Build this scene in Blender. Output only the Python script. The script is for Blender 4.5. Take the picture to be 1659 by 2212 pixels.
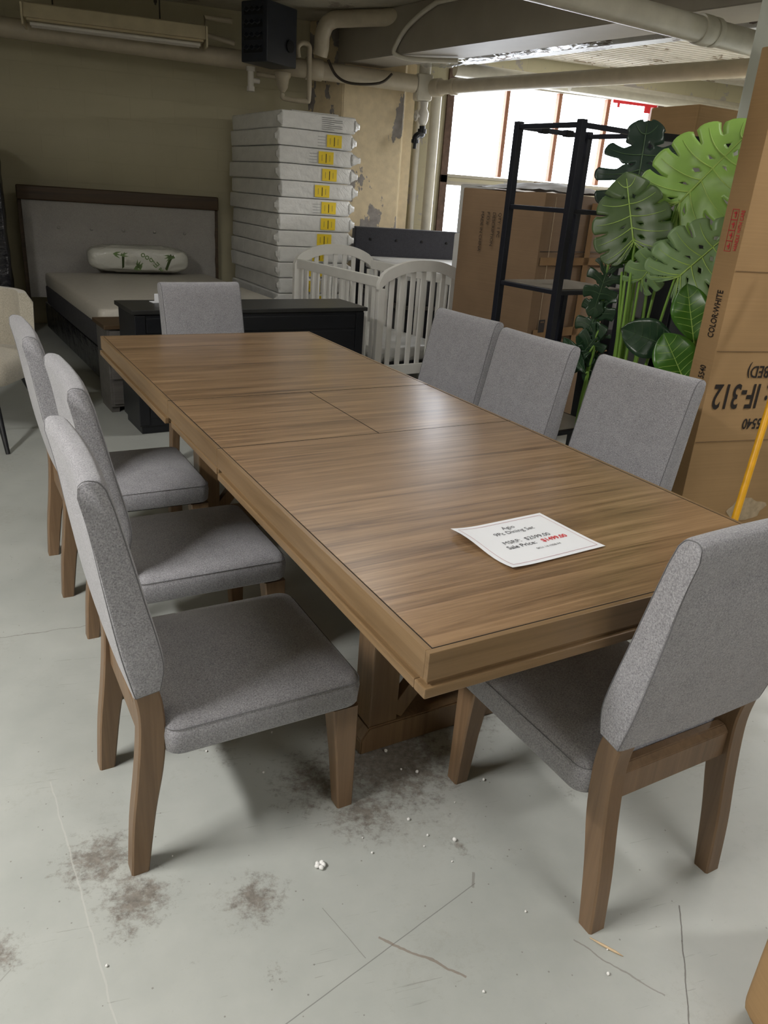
import bpy, bmesh, math, random
from mathutils import Vector, Matrix, noise
R = math.radians
rnd = random.Random(7)
for o in list(bpy.data.objects): bpy.data.objects.remove(o)
S = bpy.context.scene
COL = S.collection

# ------------------------------------------------------------------ camera
cr = Vector((0.95323881, -0.29433029, 0.06859636))
cu_ = Vector((0.05279604, 0.38566597, 0.92112667))
cf = Vector((0.29757076, 0.87443207, -0.38317124))
EYE = Vector((0, 0, 1.4701))
cam_d = bpy.data.cameras.new('camera')
cam_d.sensor_fit = 'AUTO'; cam_d.sensor_width = 36.0
cam_d.lens = 1658.4 / 2212 * 36
cam_d.clip_start = .02
cam = bpy.data.objects.new('camera', cam_d); COL.objects.link(cam)
m = Matrix.Identity(4)
for i in range(3):
    m[i][0], m[i][1], m[i][2], m[i][3] = cr[i], cu_[i], -cf[i], EYE[i]
cam.matrix_world = m
S.camera = cam

# ------------------------------------------------------------------ exposure, sky, lamps
S.view_settings.view_transform = 'Standard'
S.view_settings.look = 'None'
S.view_settings.gamma = 1.0
S.view_settings.use_curve_mapping = False
S.view_settings.exposure = 0.0
W = bpy.data.worlds.new('overcast_sky'); S.world = W; W.use_nodes = True
W.node_tree.nodes['Background'].inputs[0].default_value = (.93, .96, 1, 1)
W.node_tree.nodes['Background'].inputs[1].default_value = 11.0

def area(name, loc, size, power, col=(1, .975, .935), rot=(0, 0, 0), portal=False):
    l = bpy.data.lights.new(name, 'AREA'); l.shape = 'RECTANGLE'
    l.size, l.size_y = size; l.energy = power; l.color = col
    if portal: l.cycles.is_portal = True
    o = bpy.data.objects.new(name, l); COL.objects.link(o)
    o.location = loc; o.rotation_euler = rot
    return o
# fluorescent strips of the room (all out of frame, just below the ceiling), plus one added fill
area('strip_and_fill_light', (-2.0, 1.0, 2.85), (.20, 1.2), 142)
area('strip_and_fill_light', (2.8, 1.5, 2.85), (.20, 1.2), 28)
area('strip_and_fill_light', (1.5, -1.2, 2.85), (1.2, .22), 40)
area('strip_and_fill_light', (1.1, 4.7, 2.88), (1.2, .22), 14)
area('strip_and_fill_light', (6.0, 5.3, 2.50), (.25, 1.3), 270)  # added lamp, hung low to brighten the stack, pilaster and deck
# daylight comes in through the window openings
area('window_portal', (4.65, 8.8, 2.17), (2.7, .98), 1, rot=(R(-90), 0, 0), portal=True)

# ------------------------------------------------------------------ materials
def nt(name):
    mt = bpy.data.materials.new(name); mt.use_nodes = True
    t = mt.node_tree
    return mt, t, t.nodes['Principled BSDF']
def N(t, typ, **kw):
    n = t.nodes.new(typ)
    for k, v in kw.items():
        if k == 'ins':
            for a, b in v.items():
                if isinstance(b, bpy.types.NodeSocket): t.links.new(b, n.inputs[a])
                else: n.inputs[a].default_value = b
        else: setattr(n, k, v)
    return n
def ramp(t, fac, stops, interp='LINEAR'):
    n = t.nodes.new('ShaderNodeValToRGB'); n.color_ramp.interpolation = interp
    el = n.color_ramp.elements
    while len(el) < len(stops): el.new(.5)
    for e, (p, c) in zip(el, stops):
        e.position = p; e.color = (*c, 1) if len(c) == 3 else c
    t.links.new(fac, n.inputs[0]); return n.outputs[0]
def coords(t, scale=(1, 1, 1), rot=(0, 0, 0), which='Object'):
    tc = t.nodes.new('ShaderNodeTexCoord')
    mp = N(t, 'ShaderNodeMapping', ins={'Vector': tc.outputs[which], 'Scale': scale, 'Rotation': rot})
    return mp.outputs[0]
def noise_n(t, vec, scale, detail=3, rough=.5, dist=0):
    return N(t, 'ShaderNodeTexNoise', ins={'Vector': vec, 'Scale': scale, 'Detail': detail, 'Roughness': rough, 'Distortion': dist}).outputs['Fac']
def mix(t, fac, a, b, mode='MIX'):
    n = t.nodes.new('ShaderNodeMix'); n.data_type = 'RGBA'; n.blend_type = mode
    for i, v in ((0, fac), (6, a), (7, b)):
        if isinstance(v, bpy.types.NodeSocket): t.links.new(v, n.inputs[i])
        else: n.inputs[i].default_value = v if i == 0 else ((*v, 1) if len(v) == 3 else v)
    return n.outputs[2]
def mth(t, op, a, b=0.0, c=None):
    n = t.nodes.new('ShaderNodeMath'); n.operation = op
    for i, v in enumerate((a, b) if c is None else (a, b, c)):
        if isinstance(v, bpy.types.NodeSocket): t.links.new(v, n.inputs[i])
        else: n.inputs[i].default_value = v
    return n.outputs[0]
def bump(t, b, h, strength=.3, dist=.01):
    n = N(t, 'ShaderNodeBump', ins={'Height': h, 'Strength': strength, 'Distance': dist})
    t.links.new(n.outputs[0], b.inputs['Normal'])
def setc(t, b, v):
    if isinstance(v, bpy.types.NodeSocket): t.links.new(v, b.inputs['Base Color'])
    else: b.inputs['Base Color'].default_value = (*v, 1)

def plain(name, col, rough=.5, metal=0, var=.12, scale=9, bmp=0, bscale=60, spec=.5, coat=0):
    mt, t, b = nt(name)
    v = coords(t)
    f = noise_n(t, v, scale, 4)
    setc(t, b, ramp(t, f, [(.25, [c * (1 - var) for c in col]), (.75, [min(1, c * (1 + var)) for c in col])]))
    b.inputs['Roughness'].default_value = rough; b.inputs['Metallic'].default_value = metal
    b.inputs['Specular IOR Level'].default_value = spec
    b.inputs['Coat Weight'].default_value = coat
    if bmp: bump(t, b, noise_n(t, v, bscale, 4), bmp, .01)
    return mt

def fabric(name, dark, light, scale=1.0):
    mt, t, b = nt(name)
    v = coords(t)
    hi, lo = 900 * scale, 300 * scale
    a = noise_n(t, coords(t, (hi, lo, lo)), 1.0, 2, .6); c = noise_n(t, coords(t, (lo, lo, hi)), 1.0, 2, .6); d = noise_n(t, coords(t, (lo, hi, lo)), 1.0, 2, .6)
    f = mth(t, 'MULTIPLY', mth(t, 'ADD', mth(t, 'ADD', a, c), d), .3333)
    big = noise_n(t, v, 26, 3)
    f = mth(t, 'ADD', f, mth(t, 'MULTIPLY', mth(t, 'SUBTRACT', big, .5), .08))
    setc(t, b, ramp(t, f, [(.38, dark), (.62, light)]))
    b.inputs['Roughness'].default_value = .95
    b.inputs['Specular IOR Level'].default_value = .15
    b.inputs['Sheen Weight'].default_value = .25
    b.inputs['Sheen Roughness'].default_value = .5
    bump(t, b, f, .55, .004)
    return mt

def wood(name, stops, axis='X', rough=.38, fine=1.0, spec=.5):
    """grain running along the given local axis"""
    mt, t, b = nt(name)
    lo, hi = 1.3, 30.0
    sc = {'X': (lo, hi, hi), 'Y': (hi, lo, hi), 'Z': (hi, hi, lo)}[axis]
    v0 = coords(t, tuple(s * .35 for s in sc))
    warp = noise_n(t, v0, 1.0, 2)
    v = coords(t, sc)
    add = N(t, 'ShaderNodeVectorMath', operation='ADD', ins={0: v})
    cmb = N(t, 'ShaderNodeCombineXYZ')
    w3 = mth(t, 'MULTIPLY', mth(t, 'SUBTRACT', warp, .5), 9.0)
    for i in range(3): t.links.new(w3, cmb.inputs[i])
    t.links.new(cmb.outputs[0], add.inputs[1])
    g1 = noise_n(t, add.outputs[0], .9 * fine, 5, .62)
    v2 = coords(t, tuple(s * 7 for s in sc))
    g2 = noise_n(t, v2, 1.0 * fine, 3, .6)
    f = mth(t, 'ADD', mth(t, 'MULTIPLY', g1, .75), mth(t, 'MULTIPLY', g2, .25))
    setc(t, b, ramp(t, f, stops))
    b.inputs['Roughness'].default_value = rough
    b.inputs['Specular IOR Level'].default_value = spec
    bump(t, b, g2, .08, .002)
    return mt

def cardboard(name, col, lines='Z', fscale=1.0):
    mt, t, b = nt(name)
    v = coords(t)
    f = noise_n(t, v, 3.0 * fscale, 4)
    sc = {'Z': (1.5, 1.5, 130), 'X': (130, 130, 1.5)}[lines]
    g = noise_n(t, coords(t, sc), 1.0, 2)
    ff = mth(t, 'ADD', mth(t, 'MULTIPLY', f, .7), mth(t, 'MULTIPLY', g, .3))
    setc(t, b, ramp(t, ff, [(.3, [c * .84 for c in col]), (.7, [c * 1.1 for c in col])]))
    b.inputs['Roughness'].default_value = .75
    b.inputs['Specular IOR Level'].default_value = .25
    bump(t, b, ff, .25, .004)
    return mt

def plastic_wrap(name, col, rough=.25, amt=.6):
    mt, t, b = nt(name)
    v = coords(t, (6, 6, 8))
    a = noise_n(t, v, 1.2, 5, .55, .3)
    setc(t, b, ramp(t, a, [(.3, [c * .86 for c in col]), (.7, col)]))
    b.inputs['Roughness'].default_value = rough
    bump(t, b, a, amt, .03)
    return mt

M = {}
M['fabric'] = fabric('grey_woven_fabric', (.18, .18, .195), (.45, .445, .475), .85)
M['seam'] = plain('grey_seam_thread', (.16, .16, .17), .9)
M['beige'] = fabric('beige_boucle_fabric', (.34, .31, .25), (.56, .52, .44), .5)
M['headgrey'] = fabric('light_grey_linen', (.30, .285, .265), (.44, .42, .39), .6)
M['darkgrey'] = fabric('charcoal_fabric', (.022, .022, .026), (.05, .05, .058), .6)
M['chair_wood'] = wood('brown_stained_chair_wood', [(.3, (.125, .077, .042)), (.7, (.245, .155, .088))], 'Z', .42, .5)
M['table_top'] = wood('walnut_veneer', [(.30, (.075, .040, .019)), (.43, (.195, .115, .056)), (.56, (.30, .185, .096)), (.72, (.43, .28, .155))], 'X', .30, 1.0, .8)
M['table_top'].node_tree.nodes['Principled BSDF'].inputs['Coat Weight'].default_value = .25
M['table_top'].node_tree.nodes['Principled BSDF'].inputs['Coat Roughness'].default_value = .22
M['table_edge'] = wood('brown_table_edge_wood', [(.3, (.16, .098, .045)), (.7, (.29, .19, .10))], 'Y', .35, .6)
M['table_edge_x'] = wood('brown_table_end_wood', [(.3, (.16, .098, .045)), (.7, (.29, .19, .10))], 'X', .35, .6)
M['table_leg'] = wood('brown_table_leg_wood', [(.3, (.12, .07, .034)), (.7, (.22, .14, .072))], 'Z', .38, .6)
M['gap'] = plain('dark_joint_line', (.012, .009, .006), .8)
M['headwood'] = wood('dark_walnut_headboard_wood', [(.3, (.040, .022, .009)), (.7, (.085, .050, .022))], 'X', .5, .6)
M['black'] = plain('black_painted_wood', (.010, .011, .014), .38, 0, .2)
M['black_top'] = plain('dusty_black_wood_top', (.022, .022, .021), .42, 0, .3, 5)
M['blackmetal'] = plain('black_powder_coated_steel', (.016, .018, .028), .45, .3)
M['under'] = plain('black_dust_cover', (.008, .008, .009), .9)
M['white'] = plain('white_painted_wood', (.82, .81, .77), .4, 0, .04)
M['paper'] = plain('white_paper', (.86, .88, .92), .6, 0, .015)
M['ink'] = plain('dark_grey_ink', (.10, .10, .11), .7)
M['inkblack'] = plain('black_print', (.018, .012, .010), .7)
M['red'] = plain('red_ink', (.62, .05, .06), .6)
M['pinkline'] = plain('dusky_red_border_ink', (.50, .24, .27), .6)
M['yellow'] = plain('yellow_label_paper', (.85, .62, .02), .55, 0, .04)
M['wrap'] = plastic_wrap('white_plastic_wrap', (.80, .80, .78), .3, .55)
M['flap'] = plastic_wrap('crumpled_clear_plastic', (.72, .72, .70), .15, .9)
M['mattop'] = plain('quilted_white_mattress_cover', (.52, .49, .43), .35, 0, .06, 30, .25, 70)
M['matside'] = plain('charcoal_mattress_border', (.045, .045, .05), .6, 0, .3, 40)
M['blackwrap'] = plastic_wrap('black_plastic_wrap', (.012, .012, .015), .22, .7)
M['pillow'] = plastic_wrap('pillow_in_clear_bag', (.60, .60, .54), .16, .6)
M['green_ink'] = plain('green_print', (.10, .16, .05), .6)
M['card'] = cardboard('brown_cardboard', (.40, .255, .125))
M['card_dark'] = cardboard('dull_brown_cardboard', (.235, .155, .092))
M['tape'] = plain('clear_packing_tape', (.30, .19, .10), .12, 0, .1)
M['torn'] = plain('torn_cardboard_liner', (.46, .36, .24), .9, 0, .2, 40)
M['foam'] = plain('white_foam', (.85, .85, .84), .8, 0, .03)
M['cream'] = plain('cream_painted_pipe', (.50, .44, .33), .38, 0, .10, 12)
M['creamlt'] = plain('pale_painted_pipe', (.58, .55, .46), .38, 0, .10, 12)
M['fix'] = plain('yellowed_enamel', (.56, .49, .33), .45, 0, .12, 8)
M['heater'] = plain('dark_blue_grey_enamel', (.018, .022, .032), .42, 0, .15)
M['pvc'] = plain('white_valve_body', (.66, .63, .57), .4, 0, .08)
M['iron'] = plain('black_iron_fitting', (.012, .013, .016), .4, .3)
M['studwood'] = plain('red_brown_stud_wood', (.30, .13, .07), .6, 0, .2)
M['jamb'] = plain('weathered_dark_jamb_wood', (.11, .065, .045), .7, 0, .35, 20)
M['redtape'] = plain('red_tape', (.75, .02, .03), .4)
M['yellowpole'] = plain('yellow_enamel_pole', (.80, .40, .012), .4, 0, .12, 30)
M['greypanel'] = plain('pale_grey_panel', (.40, .39, .39), .55, 0, .05)
M['terracotta'] = plain('black_plastic_pot', (.02, .02, .02), .5)
M['soil'] = plain('dark_potting_soil', (.03, .02, .012), .95, 0, .4, 60, .6, 80)
M['marble'] = plain('white_marble_shelf', (.62, .61, .58), .3, 0, .12, 6)
M['dustshelf'] = plain('dusty_grey_shelf_board', (.27, .245, .21), .5, 0, .12, 8)
M['magazine'] = plain('orange_brown_book_cover', (.50, .24, .05), .35, 0, .25, 18)
M['greywood'] = wood('grey_washed_wood', [(.3, (.065, .06, .055)), (.7, (.14, .13, .12))], 'X', .5, .6)
M['chrome'] = plain('glittering_silver_trim', (.8, .8, .78), .18, 1, .2, 90, .8, 140)
M['blockwhite'] = plain('white_carton', (.75, .75, .74), .7)
M['splint'] = plain('pale_wood_splinter', (.62, .47, .30), .8)
M['bulb'] = plain('dark_sprinkler_metal', (.05, .04, .03), .5, .5)
M['bronze'] = plain('bronze_pull', (.09, .055, .035), .4, .6)

def leafmat(name, col, rough=.38, back=None):
    mt, t, b = nt(name)
    v = coords(t)
    f = noise_n(t, v, 7, 3)
    setc(t, b, ramp(t, f, [(.3, [c * .82 for c in col]), (.7, [c * 1.12 for c in col])]))
    b.inputs['Roughness'].default_value = rough
    b.inputs['Transmission Weight'].default_value = 0
    b.inputs['Subsurface Weight'].default_value = 0
    return mt
M['leaf_light'] = leafmat('light_green_leaf', (.30, .52, .11))
M['leaf_mid'] = leafmat('sage_green_leaf', (.21, .34, .145))
M['leaf_olive'] = leafmat('olive_green_leaf', (.085, .145, .05))
M['leaf_dark'] = leafmat('dark_blue_green_leaf', (.022, .045, .032), .3)
M['leaf_deep'] = leafmat('deep_green_leaf', (.018, .050, .022), .3)
M['leaf_fiddle'] = leafmat('bright_green_leaf', (.055, .165, .018), .3)
M['vein'] = leafmat('yellow_green_vein', (.42, .62, .15))
M['vein_dark'] = leafmat('dull_green_vein', (.07, .13, .06))
M['stem'] = leafmat('fresh_green_stem', (.20, .37, .06))

def block_wall():
    mt, t, b = nt('painted_concrete_block')
    tc = t.nodes.new('ShaderNodeTexCoord')
    sep = N(t, 'ShaderNodeSeparateXYZ', ins={0: tc.outputs['Object']})
    cmb = N(t, 'ShaderNodeCombineXYZ', ins={'X': mth(t, 'ADD', sep.outputs[0], .13), 'Y': mth(t, 'ADD', sep.outputs[2], .03)})
    br = N(t, 'ShaderNodeTexBrick', offset=.5, ins={'Vector': cmb.outputs[0], 'Scale': 1.0, 'Mortar Size': .006, 'Mortar Smooth': .4,
           'Brick Width': .412, 'Row Height': .198, 'Color1': (.455, .415, .275, 1), 'Color2': (.445, .405, .268, 1), 'Mortar': (.44, .40, .264, 1)})
    f = noise_n(t, tc.outputs['Object'], 2.2, 5, .6)
    c = mix(t, .35, br.outputs['Color'], ramp(t, f, [(.3, (.41, .37, .25)), (.7, (.50, .455, .31))]))
    # flaked paint only on the part right of the pilaster
    fl = noise_n(t, tc.outputs['Object'], 5.5, 6, .65)
    msk = mth(t, 'MULTIPLY', mth(t, 'GREATER_THAN', fl, .60), mth(t, 'GREATER_THAN', sep.outputs[0], 2.7))
    c = mix(t, msk, c, (.36, .33, .30))
    setc(t, b, c)
    b.inputs['Roughness'].default_value = .5
    bump(t, b, mth(t, 'SUBTRACT', mth(t, 'MULTIPLY', f, .35), mth(t, 'MULTIPLY', br.outputs['Fac'], .6)), .35, .004)
    return mt
M['block'] = block_wall()
def peel(name, base, under, thr=.58, scale=4.0, stretch=(1, 1, .45)):
    mt, t, b = nt(name)
    v = coords(t, stretch)
    f = noise_n(t, v, scale, 6, .62)
    fine = noise_n(t, coords(t), 14, 5)
    msk = mth(t, 'GREATER_THAN', f, thr)
    c = mix(t, msk, ramp(t, fine, [(.3, [c * .9 for c in base]), (.7, [min(1, c * 1.06) for c in base])]),
            ramp(t, fine, [(.35, [c * .7 for c in under]), (.65, under)]))
    setc(t, b, c); b.inputs['Roughness'].default_value = .55
    bump(t, b, mth(t, 'ADD', mth(t, 'MULTIPLY', fine, .5), mth(t, 'MULTIPLY', msk, -1)), .6, .01)
    return mt
M['peel'] = peel('flaking_cream_paint', (.70, .58, .38), (.34, .31, .29))
M['beam'] = plain('dull_grey_painted_beam', (.30, .27, .22), .55, 0, .08, 4)
M['ceil'] = peel('flaking_ceiling_paint', (.40, .37, .29), (.28, .24, .19), .62, 2.4, (1, 1, 1))
M['flange'] = peel('flaking_grey_flange', (.42, .42, .42), (.16, .13, .11), .6, 6, (1, .4, 1))
M['deck'] = peel('flaking_white_deck', (.62, .58, .50), (.34, .28, .20), .6, 5, (.5, 1, 1))
M['column'] = plain('pale_grey_green_column', (.66, .69, .63), .5, 0, .05, 5)
M['wallpaint'] = plain('cream_wall_paint', (.40, .37, .30), .6, 0, .06, 2)

def floor_mat():
    mt, t, b = nt('worn_grey_floor_paint')
    tc = t.nodes.new('ShaderNodeTexCoord'); P = tc.outputs['Object']
    f = noise_n(t, P, 1.6, 5, .55); g = noise_n(t, P, 9, 6, .6)
    base = ramp(t, mth(t, 'ADD', mth(t, 'MULTIPLY', f, .6), mth(t, 'MULTIPLY', g, .4)), [(.3, (.375, .395, .375)), (.7, (.475, .49, .465))])
    # worn brown patches
    tot = None
    for x, y, r, s in ((.62, 1.62, .24, .95), (.40, 1.58, .16, .75), (.50, 1.44, .14, .75), (-.14, 1.44, .12, .8), (-.06, 1.31, .10, .85), (-.08, 1.24, .07, .6),
                       (.19, 1.25, .09, .8), (.21, 1.07, .06, .45), (-.33, 1.24, .08, .7), (.70, 1.28, .07, .5), (1.06, 1.38, .08, .45), (.17, 1.74, .12, .45), (.05, 1.12, .1, .3), (.85, 1.85, .3, .7), (.4, 2.2, .35, .35)):
        d = N(t, 'ShaderNodeVectorMath', operation='DISTANCE', ins={0: P, 1: (x, y, 0)}).outputs['Value']
        v = mth(t, 'MULTIPLY', mth(t, 'MAXIMUM', mth(t, 'SUBTRACT', 1.0, mth(t, 'DIVIDE', d, r * 1.5)), 0), s)
        tot = v if tot is None else mth(t, 'MAXIMUM', tot, v)
    n1 = noise_n(t, coords(t, (1, 1, 1), (0, 0, .5)), 34, 10, .78)
    n2 = noise_n(t, coords(t, (12, 70, 1), (0, 0, R(35))), 1.0, 5, .7)
    nn = mth(t, 'ADD', mth(t, 'MULTIPLY', n1, .82), mth(t, 'MULTIPLY', n2, .18))
    msk = mth(t, 'MULTIPLY', mth(t, 'SUBTRACT', mth(t, 'ADD', mth(t, 'MULTIPLY', tot, .46), nn), .685), 6.5)
    msk = N(t, 'ShaderNodeClamp', ins={0: msk}).outputs[0]
    brown = ramp(t, noise_n(t, P, 60, 4, .7), [(.35, (.10, .082, .068)), (.65, (.24, .21, .18))])
    c = mix(t, mth(t, 'MULTIPLY', msk, .82), base, brown)
    # thin general grime
    gr = N(t, 'ShaderNodeClamp', ins={0: mth(t, 'MULTIPLY', mth(t, 'SUBTRACT', mth(t, 'ADD', mth(t, 'MULTIPLY', noise_n(t, P, 2.3, 4), .5), mth(t, 'MULTIPLY', noise_n(t, P, 48, 8, .8), .5)), .545), 7)}).outputs[0]
    c = mix(t, mth(t, 'MULTIPLY', gr, .40), c, (.27, .25, .215))
    # fine scuffs
    for rot, sc in ((R(20), (3, 90, 1)), (R(110), (4, 120, 1)), (R(65), (2.5, 80, 1))):
        s_ = noise_n(t, coords(t, sc, (0, 0, rot)), 1.0, 4, .7)
        big = noise_n(t, P, 3.1, 2)
        k = mth(t, 'MULTIPLY', mth(t, 'GREATER_THAN', s_, .67), mth(t, 'GREATER_THAN', big, .50))
        c = mix(t, mth(t, 'MULTIPLY', k, .35), c, (.17, .16, .14))
    # specks of dirt
    vo = N(t, 'ShaderNodeTexVoronoi', ins={'Vector': P, 'Scale': 26.0}).outputs['Distance']
    c = mix(t, mth(t, 'MULTIPLY', mth(t, 'LESS_THAN', vo, .055), .55), c, (.12, .10, .08))
    # cracks and scratches
    wob = mth(t, 'MULTIPLY', mth(t, 'SUBTRACT', noise_n(t, P, 18, 3), .5), .016)
    sp = N(t, 'ShaderNodeSeparateXYZ', ins={0: P})
    for (x0, y0), (x1, y1), w, col, st, wb in (((.69, 1.17), (.1, .91), .0011, (.16, .16, .15), .7, .1), ((-.8, 2.44), (-.2, 2.51), .002, (.22, .21, .19), .8, 2.0),
                        ((-.27, 1.73), (-.08, .95), .0018, (.56, .56, .53), .45, .8), ((1.13, 1.0), (.96, .74), .0014, (.09, .08, .07), .8, .5),
                        ((.33, 1.19), (.39, 1.05), .0010, (.2, .2, .18), .6, .2), ((.43, 1.09), (.58, .96), .0030, (.20, .14, .10), .6, 1.6), ((.70, 1.2), (.68, 1.16), .003, (.2, .19, .17), .6, .5),
                        ((.84, .98), (.96, .82), .002, (.19, .17, .15), .6, 1.5), ((-.42, 1.05), (-.3, 1.2), .0012, (.24, .23, .21), .5, .5)):
        L = math.hypot(x1 - x0, y1 - y0); ux, uy = (x1 - x0) / L, (y1 - y0) / L
        al = mth(t, 'ADD', mth(t, 'MULTIPLY', sp.outputs[0], ux), mth(t, 'MULTIPLY', sp.outputs[1], uy))
        al = mth(t, 'SUBTRACT', al, x0 * ux + y0 * uy)
        ac = mth(t, 'ADD', mth(t, 'MULTIPLY', sp.outputs[0], -uy), mth(t, 'MULTIPLY', sp.outputs[1], ux))
        ac = mth(t, 'SUBTRACT', ac, -x0 * uy + y0 * ux)
        ac = mth(t, 'ABSOLUTE', mth(t, 'ADD', ac, mth(t, 'MULTIPLY', wob, wb)))
        k = mth(t, 'MULTIPLY', mth(t, 'LESS_THAN', ac, w), mth(t, 'MULTIPLY', mth(t, 'GREATER_THAN', al, 0), mth(t, 'LESS_THAN', al, L)))
        c = mix(t, mth(t, 'MULTIPLY', k, st), c, col)
    setc(t, b, c)
    t.links.new(ramp(t, g, [(.3, (.38,) * 3), (.7, (.55,) * 3)]), b.inputs['Roughness'])
    bump(t, b, mth(t, 'ADD', mth(t, 'MULTIPLY', g, .5), mth(t, 'MULTIPLY', msk, -.6)), .12, .006)
    return mt
M['floor'] = floor_mat()
def film():
    mt = bpy.data.materials.new('clear_window_film'); mt.use_nodes = True
    t = mt.node_tree; t.nodes.clear()
    o = t.nodes.new('ShaderNodeOutputMaterial')
    g = N(t, 'ShaderNodeBsdfGlossy', ins={'Roughness': .15})
    tr = N(t, 'ShaderNodeBsdfTransparent', ins={'Color': (.95, .96, .98, 1)})
    mx = N(t, 'ShaderNodeMixShader', ins={0: .05, 1: tr.outputs[0], 2: g.outputs[0]})
    t.links.new(mx.outputs[0], o.inputs[0]); return mt
M['film'] = film()
def sheeting():
    mt, t, b = nt('crumpled_clear_sheeting')
    b.inputs['Base Color'].default_value = (.30, .29, .27, 1); b.inputs['Roughness'].default_value = .14
    o = t.nodes['Material Output']; tr = N(t, 'ShaderNodeBsdfTransparent', ins={'Color': (.9, .9, .9, 1)})
    mx = N(t, 'ShaderNodeMixShader', ins={0: .42, 1: tr.outputs[0], 2: b.outputs[0]}); t.links.new(mx.outputs[0], o.inputs[0])
    return mt
M['sheet'] = sheeting()

# ------------------------------------------------------------------ mesh helpers
def link(o): COL.objects.link(o); return o
def obj(name, bm, mat, parent=None, smooth=False, angle=None):
    bmesh.ops.recalc_face_normals(bm, faces=bm.faces[:])
    me = bpy.data.meshes.new(name); bm.to_mesh(me); bm.free()
    me.materials.append(mat)
    o = bpy.data.objects.new(name, me); link(o)
    if smooth:
        for p in me.polygons: p.use_smooth = True
        if angle is not None: me.set_sharp_from_angle(angle=R(angle))
    if parent: o.parent = parent
    return o
def thing(name, label, cat, loc=(0, 0, 0), rz=0, group=None):
    o = bpy.data.objects.new(name, None); link(o); o.empty_display_size = .1
    o.location = loc; o.rotation_euler = (0, 0, R(rz))
    return tag(o, label, cat, group)
def tag(o, label, cat, group=None):
    o['label'] = label; o['category'] = cat
    if group: o['group'] = group
    return o
def struct(name, bm, mat, smooth=False, label=None):
    o = obj(name, bm, mat, None, smooth); o['kind'] = 'structure'
    if label: o['label'] = label
    return o
def BM(): return bmesh.new()
def merge(dst, src, mat=None):
    if mat is not None: bmesh.ops.transform(src, matrix=mat, verts=src.verts[:])
    vm = [dst.verts.new(v.co) for v in src.verts]
    src.verts.index_update()
    for f in src.faces:
        try: dst.faces.new([vm[v.index] for v in f.verts])
        except ValueError: pass
    src.free()
def box(bm, a, b, bev=0.0, seg=2, mat=None):
    s = BM()
    bmesh.ops.create_cube(s, size=1)
    for v in s.verts:
        v.co = Vector([(a[i] + b[i]) / 2 + v.co[i] * (b[i] - a[i]) for i in range(3)])
    if bev: bmesh.ops.bevel(s, geom=s.edges[:], offset=bev, segments=seg, affect='EDGES', profile=.6)
    merge(bm, s, mat); return bm
def prism(bm, poly, z0, z1, bev=0, mat=None):
    """poly in xy extruded in z"""
    s = BM()
    lo = [s.verts.new((x, y, z0)) for x, y in poly]; hi = [s.verts.new((x, y, z1)) for x, y in poly]
    n = len(poly)
    s.faces.new(lo[::-1]); s.faces.new(hi)
    for i in range(n): s.faces.new((lo[i], lo[(i + 1) % n], hi[(i + 1) % n], hi[i]))
    if bev: bmesh.ops.bevel(s, geom=s.edges[:], offset=bev, segments=2, affect='EDGES')
    merge(bm, s, mat); return bm
def tube(bm, pts, r, n=12, cap=True, closed=False):
    pts = [Vector(p) for p in pts]; k = len(pts)
    rs = r if isinstance(r, (list, tuple)) else [r] * k
    rings = []; ref = None
    for i, p in enumerate(pts):
        if closed: d = pts[(i + 1) % k] - pts[i - 1]
        else: d = pts[min(i + 1, k - 1)] - pts[max(i - 1, 0)]
        d.normalize()
        if ref is None:
            ref = Vector((0, 0, 1)) if abs(d.z) < .9 else Vector((1, 0, 0))
        u = (ref - d * ref.dot(d)).normalized(); w = d.cross(u); ref = u
        rings.append([bm.verts.new(p + (u * math.cos(2 * math.pi * j / n) + w * math.sin(2 * math.pi * j / n)) * rs[i]) for j in range(n)])
    for i in range(k if closed else k - 1):
        a, b = rings[i], rings[(i + 1) % k]
        for j in range(n): bm.faces.new((a[j], a[(j + 1) % n], b[(j + 1) % n], b[j]))
    if cap and not closed: bm.faces.new(rings[0][::-1]); bm.faces.new(rings[-1])
    return bm
def lathe(bm, prof, n=24, mat=None):
    s = BM(); rings = []
    for r_, z in prof:
        rings.append([s.verts.new((r_ * math.cos(2 * math.pi * j / n), r_ * math.sin(2 * math.pi * j / n), z)) for j in range(n)])
    for a, b in zip(rings, rings[1:]):
        for j in range(n): s.faces.new((a[j], a[(j + 1) % n], b[(j + 1) % n], b[j]))
    s.faces.new(rings[0][::-1]); s.faces.new(rings[-1])
    merge(bm, s, mat); return bm
def smooth_path(pts, sub=8):
    P = [Vector(p) for p in pts]; out = []
    for i in range(len(P) - 1):
        p0, p1, p2, p3 = P[max(i - 1, 0)], P[i], P[i + 1], P[min(i + 2, len(P) - 1)]
        for j in range(sub):
            t = j / sub
            out.append(.5 * ((2 * p1) + (p2 - p0) * t + (2 * p0 - 5 * p1 + 4 * p2 - p3) * t * t + (-p0 + 3 * p1 - 3 * p2 + p3) * t ** 3))
    out.append(P[-1]); return out
def loft(bm, loops, cap=True):
    rings = [[bm.verts.new(p) for p in l] for l in loops]; n = len(rings[0])
    for a, b in zip(rings, rings[1:]):
        for j in range(n): bm.faces.new((a[j], a[(j + 1) % n], b[(j + 1) % n], b[j]))
    if cap: bm.faces.new(rings[0][::-1]); bm.faces.new(rings[-1])
    return bm
def rrect(hx, hy, r, z, n=5, cx=0, cy=0):
    out = []
    for qx, qy, a0 in ((1, 1, 0), (-1, 1, 90), (-1, -1, 180), (1, -1, 270)):
        for i in range(n):
            a = R(a0 + 90 * i / (n - 1))
            out.append((cx + qx * (hx - r) + r * math.cos(a), cy + qy * (hy - r) + r * math.sin(a), z))
    return out
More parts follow.
